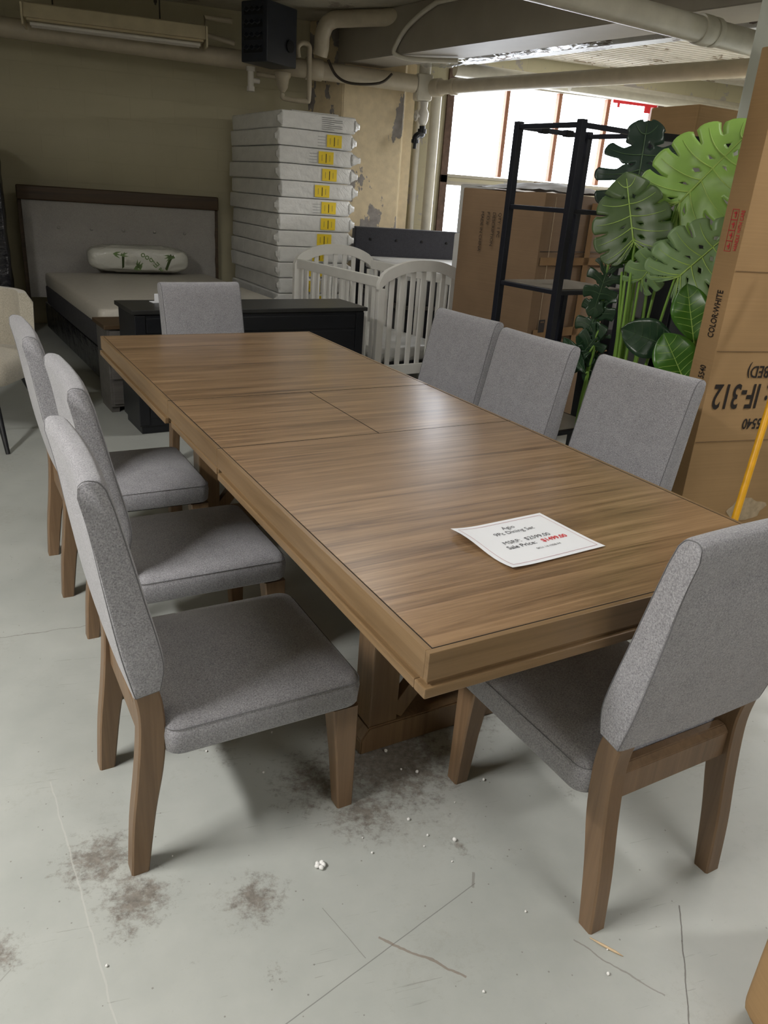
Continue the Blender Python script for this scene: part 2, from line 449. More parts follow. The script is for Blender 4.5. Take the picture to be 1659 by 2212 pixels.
def cushion(bm, hx, hy, z0, z1, r=.03, crown=.02, edge=.02, cx=0, cy=0):
    """upholstered slab with rounded corners and crowned top"""
    L = [rrect(hx - .004, hy - .004, r, z0, 5, cx, cy), rrect(hx, hy, r, z0 + .006, 5, cx, cy), rrect(hx + .003, hy + .003, r, (z0 + z1) / 2, 5, cx, cy), rrect(hx, hy, r, z1 - edge * .6, 5, cx, cy),
         rrect(hx - edge * .3, hy - edge * .3, r, z1 - edge * .2, 5, cx, cy), rrect(hx - edge, hy - edge, r, z1, 5, cx, cy)]
    for k in (.12, .28, .48, .7, .9):
        f = 1 - k
        L.append(rrect((hx - edge) * f + 1e-3, (hy - edge) * f + 1e-3, r * f + 5e-4, z1 + crown * (1 - f * f), 5, cx, cy))
    return loft(bm, L)
def text(body, size, mat, parent, loc, xdir, ydir, bold=0, align='CENTER', name='lettering', xs=1.0, shear=0):
    c = bpy.data.curves.new('t', 'FONT'); c.body = body; c.size = size; c.align_x = align; c.align_y = 'CENTER'; c.offset = bold; c.shear = shear
    c.resolution_u = 3
    t_ = bpy.data.objects.new('t', c); link(t_)
    bpy.context.view_layer.update()
    me = bpy.data.meshes.new_from_object(t_.evaluated_get(bpy.context.evaluated_depsgraph_get()))
    bpy.data.objects.remove(t_); bpy.data.curves.remove(c)
    X = Vector(xdir).normalized(); Y = Vector(ydir); Y = (Y - X * Y.dot(X)).normalized(); Z = X.cross(Y)
    for v in me.vertices: v.co = Vector(loc) + X * v.co.x * xs + Y * v.co.y
    me.materials.clear(); me.materials.append(mat); me.name = name
    o = bpy.data.objects.new(name, me); link(o); o.parent = parent
    return o
def dup(root, loc, rz, label, group=None):
    r_ = root.copy(); COL.objects.link(r_); r_.location = loc; r_.rotation_euler = (0, 0, R(rz)); r_['label'] = label
    if group: r_['group'] = group
    for ch in list(root.children):
        c = ch.copy(); COL.objects.link(c); c.parent = r_
        for g in list(ch.children):
            d = g.copy(); COL.objects.link(d); d.parent = c
    return r_

# ------------------------------------------------------------------ the room
YW = 8.65; ZC = 2.97
struct('floor', box(BM(), (-3.2, -3.5, -.1), (9, YW + .2, 0)), M['floor'])
struct('ceiling', box(BM(), (-3.2, -3.5, ZC), (9, YW + .2, ZC + .15)), M['ceil'])
b = BM()
wx0, wx1, wz0, wz1 = 3.33, 5.95, 1.68, 2.66
lx1, lz0, lz1 = 4.5, 1.0, 1.64
box(b, (-3.2, YW, 0), (wx0, YW + .2, ZC)); box(b, (wx1, YW, 0), (9, YW + .2, ZC))
box(b, (wx0, YW, wz1), (wx1, YW + .2, ZC)); box(b, (wx0, YW, 0), (wx1, YW + .2, lz0))
box(b, (lx1, YW, lz0), (wx1, YW + .2, wz0)); box(b, (wx0, YW, lz1), (lx1, YW + .2, wz0))
struct('wall_back', b, M['block'])
struct('wall_left', box(BM(), (-3.4, -3.5, 0), (-3.2, YW + .2, ZC)), M['wallpaint'])
struct('wall_right', box(BM(), (9, -3.5, 0), (9.2, YW + .2, ZC)), M['wallpaint'])
struct('wall_rear', box(BM(), (-3.2, -3.7, 0), (9, -3.5, ZC)), M['wallpaint'])
struct('wall_pilaster', prism(BM(), [(1.80, YW), (2.09, 8.34), (2.72, 8.34), (2.78, 8.45), (2.88, 8.45), (2.88, YW)], 0, ZC, .008), M['peel'],
       label='flaking cream pilaster in the back corner behind the stacked mattresses')
# window frames, studs and clear sheeting
def window(name, x0, x1, z0, z1, studs, label):
    w = BM()
    box(w, (x0 - .03, YW - .03, z0 - .06), (x0 + .05, YW + .14, z1 + .06), .004)
    box(w, (x1 - .05, YW - .03, z0 - .06), (x1 + .03, YW + .14, z1 + .06), .004)
    o = struct(name, w, M['jamb'], label=label)
    obj('head_rail', box(BM(), (x0 + .05, YW, z1 - .04), (x1 - .05, YW + .14, z1)), M['wallpaint'], o)
    obj('sill', box(BM(), (x0 + .05, YW - .02, z0), (x1 - .05, YW + .14, z0 + .03)), M['wallpaint'], o)
    for x in studs:
        obj('mullion', box(BM(), (x - .022, YW + .03, z0 + .04), (x + .022, YW + .10, z1 - .04), .003), M['studwood'], o)
    g = BM(); box(g, (x0 + .05, YW + .115, z0 + .04), (x1 - .05, YW + .117, z1 - .04))
    p = obj('pane', g, M['film'], o); return o
w1 = window('window_1', wx0, wx1, wz0, wz1, (4.03, 4.67, 5.29), 'long high window with red-brown studs and clear sheeting')
window('added_opening', wx0, lx1, lz0, lz1, (), 'opening added for the white area below the long window')  # opening added so the sky shows white below the sill
t_ = BM(); box(t_, (5.30, YW - .035, 2.585), (5.88, YW - .028, 2.625)); box(t_, (5.36, YW - .036, 2.545), (5.39, YW - .028, 2.60)); box(t_, (5.72, YW - .036, 2.52), (5.80, YW - .028, 2.60))
obj('red_tape', t_, M['redtape'], w1)

# overhead beam: face, soffit; second flange and crumpled sheeting
bd = Vector((-.328, .9447, 0)); bn = Vector((.9447, .328, 0))   # along, to the right
def beam_bm(p0, l0, l1, wdt, z0, z1):
    q = [Vector(p0) + bd * l0, Vector(p0) + bd * l1, Vector(p0) + bd * l1 + bn * wdt, Vector(p0) + bd * l0 + bn * wdt]
    return prism(BM(), [(v.x, v.y) for v in q], z0, z1, .006)
B0 = Vector((3.10, 5.25, 0))
struct('trim_1', beam_bm(B0, -6.5, 3.28, .42, 2.60, ZC), M['beam'], label='big dull grey ceiling beam running back to the pilaster')
struct('trim_2', beam_bm(B0 + bn * 1.30, -5.0, 2.9, .16, 2.76, ZC), M['flange'], label='narrow flaking steel flange beside the big ceiling beam')
# corrugated deck right of the flange
d = BM()
o0 = B0 + bn * 1.48
nrow = 70
prev = None
for i in range(nrow * 4 + 1):
    y = 2.4 + i * (YW - 2.42) / (nrow * 4)
    z = ZC - .035 + (.02 if (i % 4) in (0, 1) else -.02)
    s_ = (y - o0.y) / bd.y; x0 = o0.x + bd.x * s_
    cur = (d.verts.new((x0, y, z)), d.verts.new((8.98, y, z)))
    if prev: d.faces.new((prev[0], prev[1], cur[1], cur[0]))
    prev = cur
struct('trim_3', d, M['deck'], label='flaking white corrugated ceiling deck near the window')
# crumpled clear sheeting hanging along the beam's right side
s = BM(); nu, nv = 60, 30; grid = []
for i in range(nu):
    row = []
    for j in range(nv):
        a, c = i / (nu - 1), j / (nv - 1)
        p = B0 + bd * (.9 + 1.75 * a) + bn * (.36 + .80 * c)
        z = 2.625 + .11 * c - .075 * math.sin(math.pi * c) ** .7 * (.4 + .6 * a) + .045 * abs(noise.noise(Vector((a * 7, c * 6, 1)))) + .03 * abs(noise.noise(Vector((a * 19 + c * 9, c * 7, 4))))
        row.append(s.verts.new((p.x, p.y, z)))
    grid.append(row)
for i in range(nu - 1):
    for j in range(nv - 1): s.faces.new((grid[i][j], grid[i + 1][j], grid[i + 1][j + 1], grid[i][j + 1]))
tag(obj('plastic_sheeting', s, M['sheet'], None, True), 'crumpled clear plastic sheeting taped under the ceiling beside the beam', 'plastic sheet')
# column on the right
struct('wall_column', box(BM(), (2.86, 3.15, 0), (3.26, 3.52, ZC), .01), M['column'], label='pale square column behind the tall carton')

# ------------------------------------------------------------------ pipes and fittings
def pipe(name, label, pts, r, mat, couplings=(), cat='pipe', group=None, n=18):
    o = obj(name, tube(BM(), pts, r, n), mat, None, True, 40); tag(o, label, cat, group)
    for (p, d_, rr, h) in couplings:
        p = Vector(p); d_ = Vector(d_).normalized()
        obj('coupling', tube(BM(), [p - d_ * h, p - d_ * (h - .006), p + d_ * (h - .006), p + d_ * h], [rr * .97, rr, rr, rr * .97], n), mat, o, True, 40)
    return o
J = Vector((2.93, 8.19, 2.46))
pipe('water_pipe', 'thick cream pipe running along the block wall above the bed', [(-1.6, 8.24, 2.555), (J.x - .145, 8.20, 2.485)], .080, M['cream'], [((1.76, 8.215, 2.506), (1, -.009, -.0165), .095, .08)])
p2 = Vector((1.33, -3.03, .0)); 
pipe('water_pipe', 'long cream pipe hung across the window below the beam', [J + p2 * .022, J + p2 * 1.20], .062, M['cream'],
     [(J + p2 * .035, p2, .082, .05), (J + p2 * .105, p2, .076, .03)])
b = BM(); box(b, (J.x - .14, J.y - .05, J.z - .12), (J.x + .025, J.y + .09, J.z + .12), .03, 3)
tube(b, [(J.x - .05, J.y + .02, J.z + .12), (J.x - .05, J.y + .02, J.z + .24)], .06, 14)
tag(obj('pipe_junction', b, M['creamlt'], None, True, 35), 'pale cast pipe junction where the two long cream pipes meet', 'pipe fitting')
q1, q2 = Vector((-3.19, 2.743, 2.446)), Vector((4.2, 4.391, 2.388)); qd = (q2 - q1).normalized()
cp = Vector((3.02, 4.13, 2.40))
pipe('water_pipe', 'thickest cream pipe crossing the top right near the column', [q1, q2], .063, M['creamlt'], [(cp + Vector((0, 0, -.001)), qd, .074, .045), (cp + qd * .085, qd, .072, .02)], n=24)
pipe('drain_pipe', 'thick cream pipe above the window, upper of the pair', [(3.2, 8.22, 2.66), (7.6, 8.22, 2.60)], .068, M['creamlt'])
pipe('drain_pipe', 'thinner cream pipe above the window, lower of the pair', [(4.4, 8.02, 2.60), (7.6, 8.02, 2.55)], .04, M['creamlt'])
pipe('elbow_pipe', 'cream pipe bending down from the ceiling beside the heater', smooth_path([(2.9, 7.0, 2.90), (2.05, 7.85, 2.90), (1.86, 8.0, 2.88), (1.80, 8.05, 2.78), (1.80, 8.08, 2.68), (1.79, 8.10, 2.61)], 5), .07, M['cream'])
pipe('standing_pipe', 'thin cream pipe standing left of the thicker one by the window', [(2.96, 8.52, 0), (2.96, 8.52, 2.45)], .032, M['creamlt'])
pipe('standing_pipe', 'thicker cream pipe standing beside the window jamb', [(3.11, 8.44, 0), (3.11, 8.44, 2.47)], .055, M['creamlt'])
pipe('small_pipe', 'thin cream pipe loop below the heater', smooth_path([(1.585, 8.07, 2.57), (1.575, 8.07, 2.65), (1.62, 8.07, 2.69), (1.68, 8.07, 2.67), (1.685, 8.07, 2.57), (1.69, 8.07, 2.25), (1.65, 8.07, 2.215), (1.47, 8.08, 2.22), (1.44, 8.08, 2.24), (1.44, 8.08, 2.262)], 5), .022, M['cream'])
b = BM(); lathe(b, [(.02, -.06), (.05, -.02), (.06, .05), (.075, .07), (.075, .10), (.03, .10)], 16, Matrix.Translation((1.44, 8.08, 2.33)))
tube(b, [(1.20, 8.10, 2.40), (1.44, 8.10, 2.39)], .02, 10)
tag(obj('steam_trap', b, M['cream'], None, True, 40), 'cream steam trap with a short arm under the heater', 'pipe fitting')
b = BM(); tube(b, [(1.13, 7.98, 2.438), (1.13, 7.98, 2.40)], .04, 12); tube(b, [(1.13, 7.98, 2.40), (1.13, 7.98, 2.27)], .028, 12); tube(b, [(1.13, 7.98, 2.28), (1.13, 7.98, 2.24)], .036, 12); tube(b, [(1.13, 7.98, 2.33), (1.21, 8.0, 2.33)], .022, 10)
tag(obj('air_valve', b, M['pvc'], None, True, 40), 'white valve hanging under the dark heater', 'valve')
# valve and black tap below the junction
v = thing('valve', 'cream gate valve with a small wheel below the pipe junction', 'valve', (2.87, 8.19, 2.135))
b = BM(); tube(b, [(.02, 0, .20), (.02, 0, .14), (.02, 0, .10), (.02, 0, .03), (.02, 0, -.01)], [.04, .035, .055, .05, .03], 14); tube(b, [(.02, 0, .07), (-.05, -.01, .07)], .022, 10)
obj('body', b, M['pvc'], v, True, 40)
b = BM(); tube(b, [(-.06, -.01 + .045 * math.cos(a * .5236), .07 + .045 * math.sin(a * .5236)) for a in range(12)], .008, 8, closed=True)
for a in (0, 1.57): tube(b, [(-.06, -.01 + .045 * math.cos(a), .07 + .045 * math.sin(a)), (-.06, -.01 - .045 * math.cos(a), .07 - .045 * math.sin(a))], .005, 6)
obj('hand_wheel', b, M['pvc'], v, True)
b = BM(); tx = Vector((2.89, 8.19, 2.12))
tube(b, [tx + Vector(p) for p in smooth_path([(0, 0, 0), (0, 0, -.05), (-.01, -.03, -.085), (-.06, -.06, -.09), (-.09, -.07, -.12), (-.09, -.07, -.17)], 5)], .03, 12)
tube(b, [tx + Vector((-.09, -.07, -.135)), tx + Vector((-.09, -.07, -.165))], .04, 12); tube(b, [tx + Vector((0, 0, -.03)), tx + Vector((0, 0, -.07))], .045, 12); tube(b, [tx + Vector((-.09, -.07, -.16)), tx + Vector((-.09, -.07, -.22))], .018, 10)
tag(obj('pipe_tap', b, M['iron'], None, True, 40), 'black iron elbow tap hanging below the gate valve', 'tap')
# conduit on the beam
bf = lambda l, z, off=-.025: tuple(B0 + bd * l + bn * off + Vector((0, 0, z)))
pipe('conduit', 'thin pale conduit running along and down the beam face', smooth_path([bf(.2, 2.93), bf(1.6, 2.93), bf(1.85, 2.91), bf(2.15, 2.80), bf(2.3, 2.68), bf(2.32, 2.60), bf(2.2, 2.57, .1), bf(1.9, 2.57, .35)], 5), .02, M['creamlt'])
pipe('cable', 'dark thin cable drooping across the wall pipe', smooth_path([(1.87, 8.10, 2.585), (1.95, 8.08, 2.46), (2.10, 8.08, 2.41), (2.38, 8.08, 2.44), (2.5, 8.08, 2.53)], 6), .012, M['bulb'], cat='cable')
# unit heater
h = thing('unit_heater', 'dark blue-grey unit heater with louvres hung by the wall', 'heater', (1.27, 7.82, 2.442), -50)
obj('body', box(BM(), (-.15, -.2, 0), (.15, .2, .46), .015, 3), M['heater'], h, True, 35)
for k in range(4):
    z = .07 + k * .095; lb = BM()
    for i in range(9):
        a = i / 8
    prev = None
    for i in range(13):
        x = -.11 + .20 * i / 12; dz = .008 * math.sin(i * 1.7)
        cur = [lb.verts.new((x, -.2, z + .055 + dz)), lb.verts.new((x, -.228, z + .03 + dz)), lb.verts.new((x, -.222, z + .022 + dz)), lb.verts.new((x, -.199, z + .045 + dz))]
        if prev:
            for q in range(4): lb.faces.new((prev[q], prev[(q + 1) % 4], cur[(q + 1) % 4], cur[q]))
        prev = cur
    obj('louvre', lb, M['heater'], h, True, 30)
    obj('slot', box(BM(), (-.115, -.203, z), (.095, -.198, z + .035)), M['under'], h)
obj('hanger_rod', tube(BM(), [(.0, 0, .45), (.0, 0, .528)], .01, 8), M['iron'], h, True)
pr = BM(); tube(pr, [(.15, .1, .16), (.162, .1, .16)], .05, 16); obj('end_cap', pr, M['iron'], h, True, 40)
# bracket pipes left of heater
pipe('bracket_pipe', 'thin pale bracket pipe between the lamp and the heater', [(.98, 8.1, 2.79), (.74, 8.1, 2.79), (.74, 8.1, 2.66), (1.0, 8.1, 2.62)], .022, M['cream'])
# fluorescent fixture, unlit
f_ = thing('fluorescent_fixture', 'old unlit fluorescent fixture hung along the wall pipe', 'ceiling light', (0, 7.94, 2.61))
obj('housing', prism(BM(), [(-.145, -.03), (.145, -.03), (.10, .075), (.06, .09), (-.06, .09), (-.10, .075)], -.72, .72, .003, Matrix(((0, 0, 1, 0), (1, 0, 0, 0), (0, 1, 0, 0), (0, 0, 0, 1)))), M['fix'], f_)
obj('reflector', prism(BM(), [(-.13, -.05), (-.12, -.05), (-.02, -.034), (.02, -.034), (.12, -.05), (.13, -.05), (.12, -.031), (-.12, -.031)], -.70, .70, 0, Matrix(((0, 0, 1, 0), (1, 0, 0, 0), (0, 1, 0, 0), (0, 0, 0, 1)))), M['fix'], f_)
for s_ in (-1, 1):
    obj('tube_lamp', tube(BM(), [(-.68, s_ * .055, -.062), (.68, s_ * .055, -.062)], .015, 12), M['pvc'], f_, True, 40)
    obj('end_plate', box(BM(), (s_ * .729 - .008, -.15, -.085), (s_ * .729 + .008, .15, .07), .004), M['fix'], f_)
for x in (-.5, .35): obj('hanger', tube(BM(), [(x, 0, .085), (x, 0, .35)], .006, 8), M['bulb'], f_, True)
b = BM(); tube(b, [(.31, 7.75, ZC), (.31, 7.75, 2.86)], .012, 10); tube(b, [(.31, 7.75 + .03 * math.cos(a * .5236), 2.825 + .045 * math.sin(a * .5236)) for a in range(12)], .008, 8, closed=True); tube(b, [(.31, 7.75, 2.86), (.31, 7.75, 2.79)], .014, 10)
tag(obj('sprinkler_head', b, M['bulb'], None, True, 40), 'small dark sprinkler head above the unlit fixture', 'sprinkler')

# ------------------------------------------------------------------ dining table
T = thing('dining_table', 'long brown wooden dining table with a butterfly leaf and price sheet on it', 'table', (.6675, 2.546, 0), 11.9)
HW, HL, ZT = .533, 1.452, .76
L0, L1 = -.302, .245
def section(y0, y1, end):
    p = obj('tabletop', box(BM(), (-HW + .014, y0 + (.014 if end < 0 else .0008), .705), (HW - .014, y1 - (.014 if end > 0 else .0008), ZT), .0012, 1), M['table_top'], T)
    for s_ in (-1, 1):
        x0, x1 = sorted((s_ * HW, s_ * (HW - .0125)))
        ea, eb = (y0 + .0126, y1 - .0006) if end < 0 else (y0 + .0006, y1 - .0126)
        obj('edge_band', box(BM(), (x0, ea, .702), (x1, eb, ZT), .0012, 2), M['table_edge'], T)
        if end:
            a, c = (y0 + .0301, y1 - .02) if end < 0 else (y0 + .02, y1 - .0301)
            x0, x1 = sorted((s_ * (HW + .006), s_ * (HW - .03)))
            obj('molding', box(BM(), (x0, a, .672), (x1, c, .693), .003, 2), M['table_edge'], T)
            x0, x1 = sorted((s_ * (HW - .006), s_ * (HW - .03)))
            obj('apron', box(BM(), (x0, a, .675), (x1, c - (.004 if end < 0 else 0), .7045)), M['table_edge'], T)
    if end:
        ye = y0 if end < 0 else y1; yi = ye - end * .0125
        obj('edge_band', box(BM(), (-HW, min(ye, yi), .702), (HW, max(ye, yi), ZT), .0012, 2), M['table_edge_x'], T)
        ya, yb = sorted((ye + end * .006, ye - end * .03))
        obj('molding', box(BM(), (-HW - .006, ya, .672), (HW + .006, yb, .693), .003, 2), M['table_edge_x'], T)
        ya, yb = sorted((ye - end * .006, ye - end * .03))
        obj('apron', box(BM(), (-HW + .006, ya, .675), (HW - .006, yb, .7045)), M['table_edge_x'], T)
section(-HL, L0, -1); section(L1, HL, 1)
for s_ in (-1, 1):
    x0, x1 = sorted((s_ * .0008, s_ * (HW - .014)))
    lf = obj('leaf', box(BM(), (x0, L0 + .001, .712), (x1, L1 - .001, ZT - .0003), .001, 1), M['table_top'], T)
    x0, x1 = sorted((s_ * HW, s_ * (HW - .0125)))
    obj('edge_band', box(BM(), (x0, L0 + .001, .702), (x1, L1 - .001, ZT), .0025, 2), M['table_edge'], lf)
    x0, x1 = sorted((s_ * (HW - .004), s_ * (HW - .03)))
    obj('molding', box(BM(), (x0, L0 + .02, .672), (x1, L1 - .02, .693), .003, 2), M['table_edge'], lf)
    x0, x1 = sorted((s_ * (HW - .008), s_ * (HW - .03)))
    obj('apron', box(BM(), (x0, L0 + .01, .680), (x1, L1 - .01, .708)), M['table_edge'], lf)
# dark inlay line just inside the edge
b = BM()
for s_ in (-1, 1): box(b, (s_ * (HW - .0133) - .0008, -HL + .013, ZT - .004), (s_ * (HW - .0133) + .0008, HL - .013, ZT + .0003))
for s_ in (-1, 1): box(b, (-HW + .013, s_ * (HL - .0133) - .0008, ZT - .004), (HW - .013, s_ * (HL - .0133) + .0008, ZT + .0003))
for y in (L0, L1): box(b, (-HW + .002, y - .0011, ZT - .004), (HW - .002, y + .0011, ZT + .0002))
box(b, (-.0011, L0, ZT - .004), (.0011, L1, ZT + .0002))
obj('joint_line', b, M['gap'], T)
for s_ in (-1, 1):
    yc = s_ * .80
    obj('foot', prism(BM(), [(-.305, 0), (.305, 0), (.305, .045), (.28, .085), (-.28, .085), (-.305, .045)], yc - .05, yc + .05, .004, Matrix(((1, 0, 0, 0), (0, 0, 1, 0), (0, 1, 0, 0), (0, 0, 0, 1)))), M['table_leg'], T)
    obj('top_beam', box(BM(), (-.38, yc - .045, .60), (.38, yc + .045, .675), .004), M['table_leg'], T)
    for e in (-1, 1):
        obj('post', box(BM(), (e * .235 - .045, yc - .045, .085), (e * .235 + .045, yc + .045, .60), .005), M['table_leg'], T)
        a = math.atan2(.515, .40); 
        br = BM(); box(br, (-.31, -.018, -.025), (.31, .018, .025), .003, 2, Matrix.Translation((0, yc + e * .019, .343)) @ Matrix.Rotation(e * a, 4, 'Y'))
        obj('brace', br, M['table_leg'], T)
obj('stretcher', box(BM(), (-.04, -.76, .10), (.04, .76, .17), .004), M['table_edge'], T)

# price sheet on the table
pc = Vector((.833, 1.4175, ZT + .0010))
pa = math.degrees(math.atan2(.0745, .274))
P_ = thing('price_sheet', 'white price sheet lying on the near end of the dining table', 'paper sign', pc, pa)
s = BM(); nx, ny = 14, 11; grid = []
for i in range(nx + 1):
    row = []
    for j in range(ny + 1):
        x, y = (i / nx - .5) * .2794, (j / ny - .5) * .2159
        z = .0006 + .010 * max(0, (-x - .05) / .09) ** 2 * (.55 + .45 * math.sin(y * 26)) + .003 * max(0, (.5 - j / ny) * 2) ** 3
        row.append(s.verts.new((x, y, z)))
    grid.append(row)
for i in range(nx):
    for j in range(ny): s.faces.new((grid[i][j], grid[i + 1][j], grid[i + 1][j + 1], grid[i][j + 1]))
low = [[s.verts.new((v_.co.x, v_.co.y, v_.co.z - .0005)) for v_ in r_] for r_ in grid]
for i in range(nx):
    for j in range(ny): s.faces.new((low[i][j], low[i][j + 1], low[i + 1][j + 1], low[i + 1][j]))
for i in range(nx):
    for j in (0, ny): s.faces.new((grid[i][j], grid[i + 1][j], low[i + 1][j], low[i][j]))
for j in range(ny):
    for i in (0, nx): s.faces.new((grid[i][j], grid[i][j + 1], low[i][j + 1], low[i][j]))
sheet = obj('sheet', s, M['paper'], P_)
def zs(x, y): return .0006 + .010 * max(0, (-x - .05) / .09) ** 2 * (.55 + .45 * math.sin(y * 26)) + .003 * max(0, -y / .108) ** 3 + .0009
def conform(o):
    for v_ in o.data.vertices: v_.co.z = zs(v_.co.x, v_.co.y)
for body, sz, y, x, mt, bo in (('Agio', .0205, .068, .0, M['ink'], .0), ('9Pc Dining Set', .0205, .045, .0, M['ink'], .0), ('MSRP:', .0205, .001, -.045, M['ink'], .0), ('$2599.00', .0205, .001, .032, M['ink'], .0),
                       ('Sale Price:', .0205, -.022, -.036, M['ink'], .0002), ('$1499.00', .0205, -.022, .063, M['red'], .0006), ('SKU: 14-1008-74', .0105, -.050, .02, M['ink'], 0)):
    conform(text(body, sz, mt, P_, (x, y, .001), (1, 0, 0), (0, 1, 0), bo))
b = BM(); w, hgt = .127, .0955
for (x0, y0), (x1, y1) in (((-w, -hgt), (w, -hgt)), ((w, -hgt), (w, hgt)), ((w, hgt), (-w, hgt)), ((-w, hgt), (-w, -hgt))):
    n_ = 14; k = .0006
    for i in range(n_):
        xa, ya, xb, yb = x0 + (x1 - x0) * i / n_, y0 + (y1 - y0) * i / n_, x0 + (x1 - x0) * (i + 1) / n_, y0 + (y1 - y0) * (i + 1) / n_
        ox, oy = (0, k) if y0 == y1 else (k, 0)
        b.faces.new([b.verts.new((px, py, zs(px, py))) for px, py in ((xa - ox, ya - oy), (xb - ox, yb - oy), (xb + ox, yb + oy), (xa + ox, ya + oy))])
obj('border_line', b, M['pinkline'], P_)

# ------------------------------------------------------------------ dining chairs
def make_chair():
    t = thing('dining_chair', '', 'chair')
    CW = .218
    # backrest (profile in y,z extruded over x)
    prof = smooth_path([(.030, .480, 0), (.008, .585, 0), (-.012, .725, 0), (-.029, .86, 0), (-.043, .935, 0)], 4) + \
           smooth_path([(-.040, .958, 0), (-.028, .966, 0), (-.004, .962, 0), (.010, .945, 0)], 3) + \
           smooth_path([(.022, .905, 0), (.045, .80, 0), (.066, .70, 0), (.088, .60, 0), (.095, .54, 0), (.084, .488, 0)], 4)
    prof = [(p.x, p.y) for p in prof]
    cy = sum(p[0] for p in prof) / len(prof); cz = sum(p[1] for p in prof) / len(prof)
    def ring(x, shrink, bulge=0):
        out = []
        for y, z in prof:
            # inset toward centreline
            yc = .062 - .115 * (z - .48) / .48 if z > .48 else .062
            yy = yc + (y - yc) * (1 - shrink * 1.0 / .04)
            zz = cz + (z - cz) * (1 - shrink * .6 / .24)
            out.append((x, yy + (bulge if y > yc else -bulge * .5), zz))
        return out
    bm = BM()
    xs = [(-CW - .004, .010, 0), (-CW - .002, .0045, 0), (-CW + .004, .001, 0), (-CW + .014, 0, .001), (-CW + .06, 0, .004), (-.08, 0, .008), (0, 0, .009), (.08, 0, .008), (CW - .06, 0, .004), (CW - .014, 0, .001), (CW - .004, .001, 0), (CW + .002, .0045, 0), (CW + .004, .010, 0)]
    loft(bm, [ring(*q) for q in xs])
    back = obj('backrest', bm, M['fabric'], t, True, 50)
    for s_ in (-1, 1):
        sm = BM(); tube(sm, [(s_ * (CW + .0005), p[1], p[2]) for p in ring(0, .0028)], .0012, 6, closed=True)
        obj('seam', sm, M['seam'], back, True)
    # seat
    bm = BM(); cushion(bm, .232, .235, .320, .416, .034, .030, .048, 0, .323)
    seat = obj('seat', bm, M['fabric'], t, True, 60)
    sm = BM(); tube(sm, rrect(.2330, .2360, .034, .388, 6, 0, .323), .0008, 6, closed=True)
    obj('seam', sm, M['seam'], seat, True)
    obj('seat_base', box(BM(), (-.205, .125, .308), (.205, .54, .3205)), M['under'], t)
    # rear legs
    rp = smooth_path([(.0, .0, 0), (.010, .14, 0), (.026, .27, 0), (.036, .38, 0), (.036, .44, 0), (.028, .495, 0), (.018, .55, 0)], 4)
    fp = smooth_path([(.040, .0, 0), (.062, .16, 0), (.084, .28, 0), (.092, .37, 0), (.090, .44, 0), (.080, .495, 0), (.068, .55, 0)], 4)
    for s_ in (-1, 1):
        bm = BM(); lo = []
        for a_, c_ in zip(rp, fp):
            x0, x1 = s_ * .212, s_ * .167; r_ = .004
            lo.append([(x0 - s_ * r_, a_.x, a_.y), (x0, a_.x + r_, a_.y), (x0, c_.x - r_, c_.y), (x0 - s_ * r_, c_.x, c_.y), (x1 + s_ * r_, c_.x, c_.y), (x1, c_.x - r_, c_.y), (x1, a_.x + r_, a_.y), (x1 + s_ * r_, a_.x, a_.y)])
        loft(bm, lo); obj('leg', bm, M['chair_wood'], t, True, 28)
    for s_ in (-1, 1):
        bm = BM(); lo = []
        for z, y0, y1, xo, xi in ((0, .513, .556, .222, .180), (.16, .502, .556, .222, .172), (.312, .486, .556, .222, .163)):
            r_ = .004; x0, x1 = s_ * xo, s_ * xi
            lo.append([(x0 - s_ * r_, y0, z), (x0, y0 + r_, z), (x0, y1 - r_, z), (x0 - s_ * r_, y1, z), (x1 + s_ * r_, y1, z), (x1, y1 - r_, z), (x1, y0 + r_, z), (x1 + s_ * r_, y0, z)])
        loft(bm, lo); obj('leg', bm, M['chair_wood'], t, True, 28)
    obj('rear_rail', prism(BM(), [(.048, .325), (.082, .325), (.082, .405), (.062, .405), (.048, .392)], -.168, .168, .002, Matrix(((0, 0, 1, 0), (1, 0, 0, 0), (0, 1, 0, 0), (0, 0, 0, 1)))), M['chair_wood'], t)
    return t
GC = 'grey upholstered dining chairs around the table'
chair = make_chair()
chair.location = (-.114, 1.580, 0); chair.rotation_euler = (0, 0, R(-78.1)); chair['group'] = GC
chair['label'] = 'grey dining chair on the left side, nearest of its row and pulled out most'
dup(chair, (-.172, 2.250, 0), -78.1, 'grey dining chair in the middle of the left row', GC)
dup(chair, (-.348, 2.930, 0), -78.1, 'grey dining chair at the far end of the left row', GC)
dup(chair, (1.090, 1.025, 0), 11.9, 'grey dining chair at the near head of the table, seen from behind', GC)
dup(chair, (.350, 4.30, 0), 198, 'grey dining chair at the far head of the table before the black dresser', GC)
dup(chair, (1.72, 2.305, 0), 106, 'grey dining chair on the right side nearest the tall carton', GC)
dup(chair, (1.575, 2.865, 0), 104, 'grey dining chair in the middle of the right row', GC)
dup(chair, (1.495, 3.415, 0), 107, 'grey dining chair at the far end of the right row, beside the crib', GC)

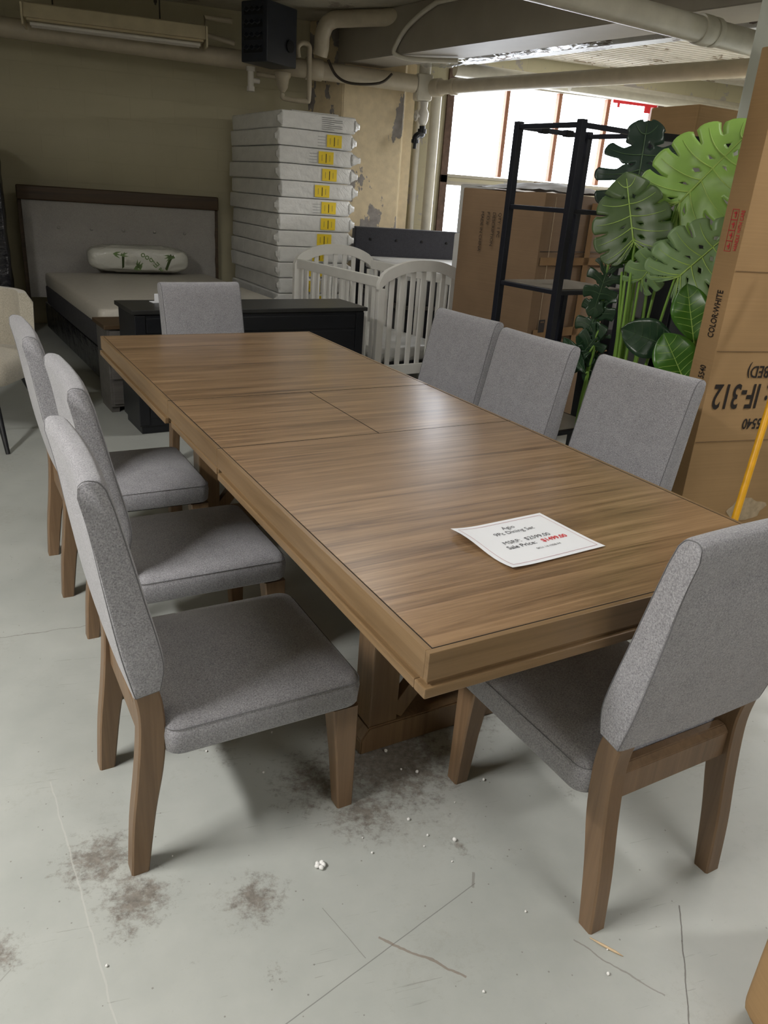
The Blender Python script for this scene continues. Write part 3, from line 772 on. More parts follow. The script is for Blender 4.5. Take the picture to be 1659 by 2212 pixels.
# ------------------------------------------------------------------ bed with headboard, mattress, pillow
Bd = thing('bed', 'bed with light grey tufted headboard under a dark wood cap', 'bed', (-.06, 8.56, 0), 5)
hb = BM(); nx, nz = 60, 22
def hbz(x, z):
    dy = 0
    for k in range(-3, 4):
        for zz in (.95, .70):
            dx, dz = x - k * .295, z - zz
            dy += .022 * math.exp(-(dx * dx + dz * dz) / .0022) + .006 * math.exp(-abs(dz) / .012) * .25
    return dy
fr = []; X0, X1, Z0, Z1 = -.895, .895, .30, 1.185
for i in range(nx + 1):
    row = []
    for j in range(nz + 1):
        x = X0 + (X1 - X0) * i / nx; z = Z0 + (Z1 - Z0) * j / nz
        ed = min(i, nx - i, j, nz - j); y = -.14 + hbz(x, z) + (.012 if ed == 0 else 0)
        row.append(hb.verts.new((x, y, z)))
    fr.append(row)
for i in range(nx):
    for j in range(nz): hb.faces.new((fr[i][j], fr[i + 1][j], fr[i + 1][j + 1], fr[i][j + 1]))
per = [fr[i][0] for i in range(nx + 1)] + [fr[nx][j] for j in range(1, nz + 1)] + [fr[i][nz] for i in range(nx - 1, -1, -1)] + [fr[0][j] for j in range(nz - 1, 0, -1)]
bk = [hb.verts.new((v_.co.x, -.05, v_.co.z)) for v_ in per]
for i in range(len(per)): hb.faces.new((per[i], per[(i + 1) % len(per)], bk[(i + 1) % len(bk)], bk[i]))
hbo = obj('headboard', hb, M['headgrey'], Bd, True, 60)
for k in range(-2, 3): obj('button', lathe(BM(), [(.004, -.006), (.016, -.003), (.016, .002), (.006, .007)], 12, Matrix.Translation((k * .295, -.121, .95)) @ Matrix.Rotation(R(90), 4, 'X')), M['headgrey'], hbo, True)
obj('headboard_cap', box(BM(), (-.93, -.155, 1.185), (.93, -.03, 1.31), .012, 3), M['headwood'], Bd, True, 40)
obj('headboard_post', box(BM(), (-.93, -.11, 0), (-.895, -.03, 1.185), .004), M['headwood'], Bd)
obj('headboard_post', box(BM(), (.895, -.11, 0), (.93, -.03, 1.185), .004), M['headwood'], Bd)
BR = Matrix.Translation((.03, -.14, 0)) @ Matrix.Rotation(R(9), 4, 'Z')
for s_ in (-1, 1):
    obj('side_rail', box(BM(), (s_ * .80 - .025, -2.48, .06), (s_ * .80 + .025, -.10, .29), .006, 2, BR), M['blackwrap'], Bd)
obj('footboard', box(BM(), (-.825, -2.53, .02), (.825, -2.48, .295), .006, 2, BR), M['blackwrap'], Bd)
obj('slat_base', box(BM(), (-.77, -2.47, .24), (.77, -.12, .30), 0, 2, BR), M['under'], Bd)
mt_ = thing('mattress', 'white-topped mattress with charcoal border lying on the grey bed', 'mattress', (-.03, 8.16, .302), 14)
bm = BM(); cushion(bm, .765, 1.10, .17, .285, .05, .012, .03, 0, -1.15); obj('top_panel', bm, M['mattop'], mt_, True, 60)
bm = BM(); loft(bm, [rrect(.755, 1.09, .05, 0.001, 5, 0, -1.15), rrect(.768, 1.103, .05, .02, 5, 0, -1.15), rrect(.770, 1.105, .05, .16, 5, 0, -1.15), rrect(.758, 1.093, .05, .178, 5, 0, -1.15)]); obj('border', bm, M['matside'], mt_, True, 60)
# pillow: flattened superellipsoid in a crinkled bag
pl = thing('pillow', 'plump white bamboo pillow in a clear bag on the bed', 'pillow', (.07, 8.10, .600), 5)
bm = BM(); nu, nv = 40, 20; rows = []
for j in range(nv + 1):
    th = math.pi * (j / nv - .5); row = []
    for i in range(nu):
        ph = 2 * math.pi * i / nu
        c_ = lambda v_, e: math.copysign(abs(v_) ** e, v_)
        x = .46 * c_(math.cos(th), .32) * c_(math.cos(ph), .30); y = .20 * c_(math.cos(th), .42) * c_(math.sin(ph), .34)
        edge = max(abs(x) / .46, abs(y) / .2)
        z = .120 + .115 * c_(math.sin(th), .5) * (1 - .18 * (abs(x) / .46) ** 4) + .022 * abs(noise.noise(Vector((x * 9, y * 16, th * 2)))) + .010 * noise.noise(Vector((x * 26, y * 26, th * 2)))
        row.append(bm.verts.new((x, y, max(z, .003))))
    rows.append(row)
for j in range(nv):
    for i in range(nu):
        bm.faces.new((rows[j][i], rows[j][(i + 1) % nu], rows[j + 1][(i + 1) % nu], rows[j + 1][i]))
bmesh.ops.remove_doubles(bm, verts=bm.verts[:], dist=1e-5)
case = obj('pillowcase', bm, M['pillow'], pl, True)
from mathutils.bvhtree import BVHTree
bv = BVHTree.FromPolygons([v_.co.copy() for v_ in case.data.vertices], [tuple(p.vertices) for p in case.data.polygons])
def onto(o, dirv=(0, 1, -.6), off=.003):
    dv = Vector(dirv).normalized()
    for v_ in o.data.vertices:
        hit = bv.ray_cast(v_.co - dv * 1.0, dv)
        if hit[0] is not None: v_.co = hit[0] - dv * off
for ch, x, z, an in (('o', .02, .195, 205), ('o', .055, .175, 212), ('b', .09, .155, 216), ('m', .135, .115, 222), ('a', .175, .075, 226)):
    t_ = text(ch, .075, M['green_ink'], pl, (x - .02, -.5, z), (math.cos(R(an)), 0, math.sin(R(an))), (-math.sin(R(an)), 0, math.cos(R(an))), .001); onto(t_)
for cx, cz, a0 in ((-.20, .19, 20), (-.26, .205, -10), (.28, .185, 160), (.25, .20, 200), (-.06, .09, 60), (-.03, .07, 100), (-.09, .075, 20)):
    lb = BM()
    for k in range(3):
        a = R(a0 + (k - 1) * 24); L_ = .075
        ax = Vector((math.cos(a), 0, math.sin(a))); pr_ = Vector((-math.sin(a), 0, math.cos(a)))
        lb.faces.new([lb.verts.new(Vector((cx, -.5, cz)) + ax * u * L_ + pr_ * w_ * .008) for u, w_ in ((0, 0), (.4, 1), (1, 0), (.4, -1))])
    bmesh.ops.remove_doubles(lb, verts=lb.verts[:], dist=1e-5)
    bmesh.ops.subdivide_edges(lb, edges=lb.edges[:], cuts=1)
    lo_ = obj('leaf_print', lb, M['green_ink'], pl); onto(lo_)

# nightstand between bed and dresser
ns = thing('nightstand', 'grey-washed low cabinet half hidden behind the table corner', 'cabinet', (-.03, 5.42, 0), 14)
obj('body', box(BM(), (-.18, -.15, .04), (.23, .15, .55), .004), M['greywood'], ns)
obj('top', box(BM(), (-.20, -.17, .55), (.25, .17, .575), .004), M['headwood'], ns)
for k in range(3): obj('drawer', box(BM(), (-.165, -.165, .06 + k * .165), (.215, -.150, .21 + k * .165), .004), M['greywood'], ns)
for s_ in (-1, 1): obj('foot', box(BM(), (.02 + s_ * .17 - .025, -.13, 0), (.02 + s_ * .17 + .025, .13, .04)), M['greywood'], ns)

# ------------------------------------------------------------------ black dresser behind the table
ds = thing('dresser', 'low black dresser standing behind the far end of the dining table', 'dresser', (.70, 5.10, 0), 14.2)
obj('body', box(BM(), (-.765, -.185, .05), (.765, .185, .725), .003), M['black'], ds)
obj('top', box(BM(), (-.785, -.205, .725), (.785, .20, .75), .004), M['black_top'], ds)
obj('plinth', box(BM(), (-.75, -.17, 0), (.75, .17, .05)), M['black'], ds)
obj('panel', box(BM(), (-.70, -.192, .10), (.70, -.184, .60), .003), M['black'], ds)
obj('top_rail', box(BM(), (-.70, -.192, .615), (.70, -.184, .70), .003), M['black'], ds)
obj('stile', box(BM(), (-.765, -.194, .06), (-.705, -.184, .715), .003), M['black'], ds)
obj('stile', box(BM(), (.705, -.194, .06), (.765, -.184, .715), .003), M['black'], ds)
obj('pull', tube(BM(), [(.765, -.06, .60), (.785, -.06, .60), (.785, .06, .60), (.765, .06, .60)], .008, 8), M['bronze'], ds, True)
b = BM(); box(b, (-.02, -.035, 0), (.02, -.03, .055), .001); box(b, (-.03, -.035, 0), (.05, .03, .003))
o = obj('tent_card', b, M['paper']); o.location = (.135, 5.06, .7505); o.rotation_euler = (0, 0, R(20)); tag(o, 'small folded white card standing on the black dresser', 'card')

# ------------------------------------------------------------------ stack of wrapped crib mattresses
TH = .1375; N_ST = 14
ords = ['topmost', 'second from top', 'third from top', 'fourth from top', 'fifth from top', 'sixth from top', 'seventh from top', 'eighth from top', 'ninth from top', 'tenth from top', 'eleventh from top', 'twelfth from top', 'third from bottom', 'second from bottom', 'bottom']
lab_x = {1: .17, 2: .09, 3: .13, 4: .04, 5: .135, 6: .12, 7: .10, 8: .05, 9: .02, 10: -.02, 11: .05, 12: .1, 13: .04}
SW, SD = .355, .62
def wrapped_bm(seed):
    rr = random.Random(seed); bm = BM()
    bmesh.ops.create_grid(bm, x_segments=1, y_segments=1, size=1); bm.clear()
    box(bm, (-SW, 0, .002), (SW, SD * 2, TH - .002), .016, 3)
    bmesh.ops.subdivide_edges(bm, edges=[e for e in bm.edges if e.calc_length() > .2], cuts=9, use_grid_fill=True)
    for v_ in bm.verts:
        p = v_.co
        n_ = noise.noise(Vector((p.x * 5, p.y * 4, p.z * 22 + seed * 3.1)))
        if abs(p.x) > SW - .02: v_.co.x += .010 * n_
        if p.y < .02: v_.co.y += .005 * n_
    return bm
stk0 = Vector((1.62, 7.30, 0)); ST_ROT = 12
for k in range(15):
    z = (14 - k) * TH
    name = ords[k]
    lab = f'wrapped white crib mattress, {name} of the tall stack by the wall' if k not in (0,) else 'wrapped white crib mattress with printed lines, topmost of the tall stack'
    jx = rnd.uniform(-.012, .012) + (.012 if k == 0 else 0) + (-.012 if k == 1 else 0); jy = rnd.uniform(-.010, .012); jr = rnd.uniform(-1.5, 1.5)
    t = thing('wrapped_mattress', lab, 'mattress', stk0 + Vector((jx, jy, z + .0005)), ST_ROT + jr, 'wrapped crib mattresses in the tall stack')
    obj('wrapping', wrapped_bm(k), M['wrap'], t, True, 45)
    if k == 0:
        for i in range(7): obj('print_line', box(BM(), (.02, -.0075, .018 + i * .015), (.02 + (.20 if i % 3 else .12), -.0065, .021 + i * .015)), M['ink'], t)
    else:
        lx = lab_x.get(k, .05)
        lb_ = obj('label', box(BM(), (lx - .072, -.009, .018), (lx + .072, -.0065, .018 + TH * .72)), M['yellow'], t)
        obj('print_line', box(BM(), (lx - .004, -.0098, .028), (lx + .003, -.0088, .10)), M['inkblack'], lb_)
        for dx in (-.04, .035): obj('print_line', box(BM(), (lx + dx - .0015, -.0098, .04), (lx + dx + .0015, -.0088, .09)), M['ink'], lb_)
        if k in (1, 2, 5):
            for i in range(4): obj('print_line', box(BM(), (lx - .16, -.0075, .022 + i * .024), (lx - .085, -.0065, .024 + i * .024)), M['ink'], t)
    # twisted bag corners
    for s_, sc in ((1, rnd.uniform(.6, 1.15)), (-1, rnd.uniform(.2, .5))):
        fb = BM(); n_ = 7; ri = []
        for i in range(5):
            a = i / 4; r_ = .055 * (1 - a) ** .7 + .006 + (.02 if i == 4 else 0)
            ri.append([(s_ * (SW - .01 + .10 * sc * a), .012 + .02 * a + .35 * r_ * math.sin(2 * math.pi * j / n_), TH * .5 + r_ * math.cos(2 * math.pi * j / n_) + .01 * noise.noise(Vector((j, i, k)))) for j in range(n_)])
        loft(fb, ri); obj('plastic_flap', fb, M['flap'], t, True)
b = BM(); box(b, (-.25, 0, 0), (.20, .22, .028), .004)
o = obj('flat_carton', b, M['wrap']); o.location = stk0 + Vector((.06, .30, 15 * TH + .003)); o.rotation_euler = (0, 0, R(8)); tag(o, 'flat wrapped packet lying on top of the mattress stack', 'packet')

# ------------------------------------------------------------------ white crib
CR = thing('crib', 'white slatted crib with two arched end panels behind the table', 'crib', (1.36, 6.80, 0), 17)
CWd, CLg, CZ = .76, 1.30, .90
def arch_panel(y):
    p = BM(); s_ = .02
    # arched top: outer and inner arcs as strip between x=0..CWd
    n_ = 24; out, inn = [], []
    for i in range(n_ + 1):
        a = i / n_; x = -.03 + (CWd + .06) * a
        e = 1 - abs(2 * a - 1) ** 2.3
        cor = .05 * min(1, (min(a, 1 - a) / .06)) ** .5
        out.append((x, .86 + cor + .115 * e)); inn.append((x if 0 < i < n_ else x, .80 + .125 * e + .02 * min(1, min(a, 1 - a) / .08)))
    for i in range(n_):
        for yy in (y - s_, y + s_):
            pass
    v = [[p.verts.new((q[0], yy, q[1])) for q in L_] for L_ in (out, inn) for yy in (y - s_, y + s_)]
    for i in range(n_):
        for a_, c_ in ((0, 1), (1, 3), (3, 2), (2, 0)): p.faces.new((v[a_][i], v[a_][i + 1], v[c_][i + 1], v[c_][i]))
    p.faces.new([v[k][0] for k in (0, 1, 3, 2)]); p.faces.new([v[k][n_] for k in (0, 1, 3, 2)])
    obj('arched_rail', p, M['white'], CR, True, 35)
    for x in (0, CWd):
        obj('post', box(BM(), (x - .03, y - s_, 0), (x + .03, y + s_, .82), .005), M['white'], CR)
    obj('bottom_rail', box(BM(), (.03, y - .012, .17), (CWd - .03, y + .012, .25), .004), M['white'], CR)
    for i in range(7):
        x = CWd * (i + 1) / 8
        e = 1 - abs(2 * ((x + .03) / (CWd + .06)) - 1) ** 2.3
        obj('slat', box(BM(), (x - .020, y - .008, .25), (x + .020, y + .008, .825 + .125 * e), .003), M['white'], CR)
arch_panel(0); arch_panel(-CLg)
for x in (0, CWd):
    obj('side_rail', box(BM(), (x - .014, -CLg + .02, CZ - .075), (x + .014, -.02, CZ), .005), M['white'], CR)
    obj('side_rail', box(BM(), (x - .012, -CLg + .02, .19), (x + .012, -.02, .25), .004), M['white'], CR)
    for i in range(13):
        y = -CLg * (i + 1) / 14
        obj('slat', box(BM(), (x - .008, y - .018, .25), (x + .008, y + .018, CZ - .07), .003), M['white'], CR)
cm = thing('crib_mattress', 'plastic-wrapped mattress lying inside the white crib', 'mattress', CR.location + Vector((0, 0, .26)), 17)
obj('support', box(BM(), (.03, -CLg + .03, -.02), (CWd - .03, -.03, 0)), M['black'], cm)
bm = BM(); cushion(bm, .335, .60, 0.001, .11, .03, .01, .02, CWd / 2, -CLg / 2); obj('wrapping', bm, M['wrap'], cm, True, 60)

# ------------------------------------------------------------------ dark bed behind the crib
db = thing('bed', 'dark charcoal bed with tufted headboard behind the white crib', 'bed', (2.92, 8.10, 0), 0)
hb = BM(); box(hb, (-.72, -.06, .1), (1.0, .06, 1.135), .02, 3)
obj('headboard', hb, M['darkgrey'], db, True, 40)
for k in range(6): obj('button', lathe(BM(), [(.003, -.004), (.014, -.002), (.014, .002), (.005, .006)], 10, Matrix.Translation((-.55 + k * .28, -.065, 1.02)) @ Matrix.Rotation(R(90), 4, 'X')), M['under'], db, True)
obj('base', box(BM(), (-.62, -1.32, .02), (.95, -.06, .50), .01), M['darkgrey'], db)
obj('ledge', box(BM(), (-.64, -1.34, .50), (.97, -.06, .53), .004), M['greywood'], db)
m2 = thing('mattress', 'plastic-covered white mattress on the dark charcoal bed', 'mattress', (2.92, 8.10, .531), 0)
bm = BM(); cushion(bm, .77, .62, .22, .325, .04, .01, .03, .17, -.69); obj('top_panel', bm, M['wrap'], m2, True, 60)
bm = BM(); loft(bm, [rrect(.76, .61, .04, .001, 5, .17, -.69), rrect(.772, .622, .04, .02, 5, .17, -.69), rrect(.772, .622, .04, .21, 5, .17, -.69), rrect(.76, .61, .04, .225, 5, .17, -.69)]); obj('border', bm, M['matside'], m2, True, 60)

# ------------------------------------------------------------------ big brown carton
def crease_box(bm, a, b): box(bm, a, b, .012, 2)
bc = thing('carton', 'big brown carton with a taped seam behind the black shelf rack', 'box', (2.53, 4.72, 0), 24)
bb = BM(); box(bb, (0, 0, 0), (1.05, .72, 1.535), .012, 2)
bmesh.ops.subdivide_edges(bb, edges=[e for e in bb.edges if e.calc_length() > .3], cuts=6, use_grid_fill=True)
for v_ in bb.verts:
    n_ = noise.noise(v_.co * 2.3); v_.co += Vector((.008 * n_, .008 * n_, 0))
    if v_.co.z > 1.45: v_.co.z += .020 * noise.noise(v_.co * 3)
obj('body', bb, M['card_dark'], bc, True, 35)
obj('fold', box(BM(), (.10, -.0085, .02), (.104, -.0055, 1.52)), M['torn'], bc)
obj('crease', box(BM(), (.01, -.0075, 1.185), (1.04, -.0055, 1.189)), M['gap'], bc)
obj('tape', box(BM(), (.50, -.011, .1), (.56, -.0085, 1.50)), M['tape'], bc)
obj('tape', box(BM(), (.02, -.0110, 1.10), (1.0, -.0090, 1.15)), M['tape'], bc)
obj('tape', box(BM(), (.05, -.0110, .62), (.95, -.0090, .68)), M['tape'], bc)
for i, (ln, tx) in enumerate((('ITEM NO.', 0), ('QTY: 1 PC', 1), ('DESCRIPTION', 2), ('P.O.#', 3), ('MADE IN CHINA', 4))):
    text(ln, .035, M['inkblack'], bc, (-.012, .30 + i * .052, 1.40), (0, 0, -1), (0, -1, 0), 0, 'LEFT')
cs = BM(); box(cs, (-.0125, .0, .86), (-.0100, .08, .95), .001)
cs = BM(); box(cs, (.10, -.0115, .66), (.165, -.009, .745)); obj('stencil_mark', cs, M['inkblack'], bc)
cs = BM()
for k in range(3): box(cs, (.115 + k * .014, -.0135, .725), (.121 + k * .014, -.0116, .735))
obj('stencil_gap', cs, M['card_dark'], bc)
c2 = thing('carton', 'brown carton with rounded flaps right of the big taped carton', 'box', (3.62, 5.35, 0), 20)
bb = BM(); box(bb, (0, 0, 0), (.9, .7, 1.52), .03, 3); obj('body', bb, M['card_dark'], c2, True, 40)
obj('tape', box(BM(), (.3, -.004, .2), (.36, -.001, 1.45)), M['tape'], c2)
# crumpled grey sheeting on top of the cartons
s = BM(); nu, nv = 24, 14; grid = []
for i in range(nu):
    row = []
    for j in range(nv):
        a, c = i / (nu - 1), j / (nv - 1)
        p = Matrix.Rotation(R(24), 3, 'Z') @ Vector((.04 + 1.0 * a, .04 + .66 * c, 0)) + Vector((2.53, 4.72, 0))
        z = 1.556 + .055 * math.sin(math.pi * min(1, a * 1.05)) * math.sin(math.pi * c) ** .6 + .016 * noise.noise(Vector((a * 7, c * 6, 3)))
        row.append(s.verts.new((p.x, p.y, max(z, 1.553))))
    grid.append(row)
for i in range(nu - 1):
    for j in range(nv - 1): s.faces.new((grid[i][j], grid[i + 1][j], grid[i + 1][j + 1], grid[i][j + 1]))
tag(obj('dust_sheet', s, M['greypanel'], None, True), 'rumpled grey plastic sheet over the top of the big carton', 'plastic sheet')
# white foam blocks between carton and window
for k in range(4):
    o = obj('foam_block', box(BM(), (-.35, -.25, 0), (.35, .25, .395), .02, 3), M['foam'], None, True, 40)
    o.location = (3.10 + .015 * (k % 2), 6.45, k * .397); o.rotation_euler = (0, 0, R(4 + 2 * k))
    tag(o, 'white foam block, %s of the pile behind the big carton' % ('bottom', 'second from bottom', 'third from bottom', 'topmost')[k], 'foam block', 'white foam blocks behind the carton')

# ------------------------------------------------------------------ black shelf rack
rk = thing('shelf_rack', 'narrow black metal shelf rack standing before the big carton', 'shelf', (2.02, 3.52, 0), 17)
RX, RY, RZ = .51, .42, 1.845; pw = .014
for (x, y) in ((0, 0), (RX, 0), (0, RY), (RX, RY)):
    obj('post', box(BM(), (x - pw * 1.3, y - pw * 1.3, 0), (x + pw * 1.3, y + pw * 1.3, RZ), .002, 1), M['blackmetal'], rk)
for z in (RZ - .012, 1.46, 1.08, .73, .33):
    for y in (0, RY): obj('rail', box(BM(), (pw * 1.3, y - pw, z - .022), (RX - pw * 1.3, y + pw, z), .002, 1), M['blackmetal'], rk)
    for x in (0, RX): obj('rail', box(BM(), (x - pw, pw * 1.3, z - .022), (x + pw, RY - pw * 1.3, z), .002, 1), M['blackmetal'], rk)
for z, mt in ((1.462, 'dustshelf'), (1.082, 'dustshelf'), (.732, 'black'), (.332, 'marble')):
    if z > 1.4: continue
    obj('shelf_board', box(BM(), (pw, pw, z - .010), (RX - pw, RY - pw, z + .002)), M[mt], rk)
obj('back_panel', box(BM(), (.02, RY - .012, .36), (RX - .02, RY - .006, .70)), M['black'], rk)
for x in (.15, .33): obj('rubber_sleeve', box(BM(), (x, RY - .018, RZ - .038), (x + .05, RY + .018, RZ - .006), .004), M['under'], rk)
b = BM(); box(b, (-.13, -.10, 0), (.13, .10, .008), .002); bk_ = thing('book', 'orange-brown magazine lying on the black rack shelf', 'book', (2.36, 3.78, .7355), 25)
obj('cover', b, M['magazine'], bk_); obj('pages', box(BM(), (-.127, -.098, .0082), (.127, .098, .0095)), M['torn'], bk_)
cb = thing('side_cabinet', 'black cube cabinet standing behind the shelf rack', 'cabinet', (2.73, 3.97, 0), 10)
obj('body', box(BM(), (-.16, -.12, 0), (.16, .12, .80), .005), M['black'], cb); obj('door', box(BM(), (-.15, -.132, .03), (.15, -.121, .77), .003), M['black'], cb)

tc_ = thing('dark_filler_box', 'tall black box added for the dark area behind the monstera stems', 'cabinet', (3.20, 3.98, 0), 0)  # black box added to darken the gap behind the stems
obj('body', box(BM(), (-.24, -.13, 0), (.24, .13, 1.32), .004), M['black'], tc_); obj('door', box(BM(), (-.23, -.145, .04), (.23, -.131, 1.29), .003), M['black'], tc_)
# framed grey panel behind plants
fp_ = thing('framed_panel', 'pale grey panel with black top frame behind the monstera', 'panel', (3.06, 4.22, 0), -4)
obj('panel', box(BM(), (-.26, -.01, .30), (.42, .01, 1.855), .002), M['greypanel'], fp_)
obj('frame_rail', box(BM(), (-.28, -.02, 1.855), (.44, .02, 1.895), .003), M['black'], fp_)
obj('frame_rail', box(BM(), (-.28, -.02, .26), (.44, .02, .30), .003), M['black'], fp_)
for x in (-.28, .40): obj('frame_post', box(BM(), (x, -.02, 0), (x + .04, .02, 1.855), .003), M['black'], fp_)
for k, (x, y, z, sx, sz, lab) in enumerate(((3.62, 4.74, 0, .30, 1.0, 'lower brown carton of the pair behind the framed grey panel'), (3.60, 4.74, 1.002, .27, 1.10, 'upper brown carton of the pair behind the framed grey panel'))):
    o = obj('carton', box(BM(), (-sx, -.2, 0), (sx, .2, sz), .012), M['card']); o.location = (x, y, z); o.rotation_euler = (0, 0, R(10)); tag(o, lab, 'box')

# ------------------------------------------------------------------ tall carton on the right
tb = thing('tall_carton', 'tall narrow brown carton with black print standing on end', 'box', (2.15, 2.47, 0), 1.5)
TBH = 2.03
bb = BM(); box(bb, (0, 0, 0), (.78, .118, TBH), .006, 2)
bmesh.ops.subdivide_edges(bb, edges=[e for e in bb.edges if e.calc_length() > .3], cuts=10, use_grid_fill=True)
for v_ in bb.verts:
    n_ = noise.noise(v_.co * 3.1)
    v_.co += Vector((.002 * n_, .002 * noise.noise(v_.co * 4 + Vector((7, 1, 2))), 0))
bo = obj('body', bb, M['card'], tb, True, 35)
YF = -.0026; XF = -.0026
def up(body, size, x, z, bold, **k):   # upside-down print on the wide face
    return text(body, size, M['inkblack'], tb, (x, YF, z), (-1, 0, 0), (0, 0, -1), bold, 'LEFT', **k)
up('ITEM NO.: IF-312', .142, .715, .815, .0022, xs=.66)
up('(DAY BED)', .068, .435, .912, .0008, xs=.80)
up('PO: 15540', .062, .435, .695, .0012, xs=.80)
up('T', .075, .335, 1.02, .001, xs=.85)
def side(body, size, y, z, bold=0, mt='inkblack', xs=1.0):
    return text(body, size, M[mt], tb, (XF, y, z), (0, 0, 1), (0, 1, 0), bold, 'CENTER', xs=xs)
side('COLOR:WHITE', .044, .045, 1.125, .0008, xs=.60)
side('PO: 15540', .044, .045, .87, .0008, xs=.60)
side('HANDLE WITH CARE', .024, .022, 1.43, .0004, 'red', xs=.62)
ic = BM()
for k in range(4):
    z0 = 1.355 + k * .037
    for (a, c, e, f) in ((.044, z0, .078, z0 + .002), (.044, z0 + .036, .078, z0 + .038), (.044, z0, .046, z0 + .038), (.076, z0, .078, z0 + .038), (.055, z0 + .008, .060, z0 + .030), (.052, z0 + .016 + .002 * k, .068, z0 + .021 + .002 * k)):
        ic.faces.new([ic.verts.new((XF, y_, z_)) for y_, z_ in ((a, c), (e, c), (e, f), (a, f))])
obj('care_symbols', ic, M['red'], tb)
for z in (.99, 1.29, .62): obj('crease', box(BM(), (.004, -.0025, z), (.77, -.0005, z + .0016)), M['card_dark'], tb)
tp = BM(); n_ = 26
pts_ = []
for i in range(n_):
    a = 2 * math.pi * i / n_; r_ = 1 + .35 * noise.noise(Vector((math.cos(a) * 1.5, math.sin(a) * 1.5, 2)))
    pts_.append(tp.verts.new((.36 + .10 * r_ * math.cos(a), -.0024, .30 + .05 * r_ * math.sin(a))))
tp.faces.new(pts_); obj('torn_patch', tp, M['torn'], tb)
# yellow pole
pipe('pole', 'yellow metal pole leaning in front of the tall carton', [(1.955, 1.98, .008), (2.02, 2.03, .49), (2.14, 2.13, .86), (2.33, 2.295, 1.47)], .0125, M['yellowpole'], cat='pole')

# near carton at bottom right
nc = thing('carton', 'brown carton corner low at the right front edge', 'box', (1.005, .40, 0), -14)
bb = BM(); box(bb, (0, 0, 0), (.5, .38, .26), .035, 4)
bmesh.ops.subdivide_edges(bb, edges=[e for e in bb.edges if e.calc_length() > .15], cuts=6, use_grid_fill=True)
for v_ in bb.verts: v_.co += Vector((.012, .010, .006 if v_.co.z > .05 else 0)) * noise.noise(v_.co * 9)
obj('body', bb, M['card'], nc, True, 45)

# ------------------------------------------------------------------ plants
def edge_curve():
    ctl = [(0, 1.0), (.20, .94), (.46, .83), (.74, .65), (.94, .43), (1.0, .20), (.95, -.02), (.80, -.19), (.56, -.27), (.30, -.24), (.10, -.10), (.03, -.01)]
    return smooth_path([(x, y, 0) for x, y in ctl], 6)
EC = edge_curve()
def eat(a):
    f = a * (len(EC) - 1); i = min(int(f), len(EC) - 2); return EC[i].lerp(EC[i + 1], f - i)
def monstera(L, Wd, seed, nl=6, curl=.25, slit=.42, gap=.34, fold=.12):
    rr = random.Random(seed); bm = BM(); vb = BM()
    def bend(x, y, h=0):
        z = fold * abs(x) - curl * max(0, y / L) ** 2 * L * .5 - curl * .8 * x * x / Wd + .010 * noise.noise(Vector((x * 12, y * 12, seed)))
        return Vector((x, y, z + h))
    aa = [0] + [.10 + .82 * ((k + 1) / nl) ** 1.0 for k in range(nl)]
    aa[-1] = 1.0
    for sg in (-1, 1):
        for k in range(nl):
            a0, a1 = aa[k], aa[k + 1]
            hole = rr.random() < .6; s0 = slit + rr.uniform(-.06, .14) + (.25 if k == 0 else 0); gp = gap * rr.uniform(.7, 1.2) * (.4 if k == nl - 1 else 1)
            g = []
            ns, nb = 18, 6
            for j in range(ns + 1):
                s_ = j / ns; row = []
                gg = 0
                if s_ > s0: x_ = min(1, (s_ - s0) / .22); gg = gp * x_ * x_ * (3 - 2 * x_)
                if hole and .16 < s_ < .30: gg = max(gg, .30 * math.sin(math.pi * (s_ - .16) / .14))
                for i in range(nb + 1):
                    bq = i / nb; bb_ = .5 + (bq - .5) * (1 - gg)
                    a = a0 + (a1 - a0) * bb_
                    e = eat(a); mr = max(.015, .93 * (1 - a / .66))
                    se = s_ * (1 - (.07 * abs(2 * bq - 1) ** 3 if s0 < .9 else 0))
                    x = e.x * se * Wd / 2 * sg; y = (mr + (e.y - mr) * se - .16 * se * (1 - se) * (1 if a < .7 else .0)) * L
                    row.append(bm.verts.new(bend(x, y)))
                g.append(row)
            for j in range(ns):
                for i in range(nb): bm.faces.new((g[j][i], g[j + 1][i], g[j + 1][i + 1], g[j][i + 1]))
            pts = []
            am = (a0 + a1) / 2
            for j in range(9):
                s_ = j / 8 * .88; e = eat(am); mr = max(.015, .93 * (1 - am / .66))
                pts.append(bend(e.x * s_ * Wd / 2 * sg, (mr + (e.y - mr) * s_ - .16 * s_ * (1 - s_) * (1 if am < .7 else 0)) * L, .0015))
            tube(vb, pts, [.0036 * (1 - .7 * j / 8) * L / .4 for j in range(9)], 6)
    tube(vb, [bend(0, y * L, .0015) for y in (0, .15, .3, .45, .6, .75, .9)], [.0055 * (1 - .6 * j / 6) * L / .4 for j in range(7)], 6)
    bmesh.ops.remove_doubles(bm, verts=bm.verts[:], dist=1e-5)
    return bm, vb
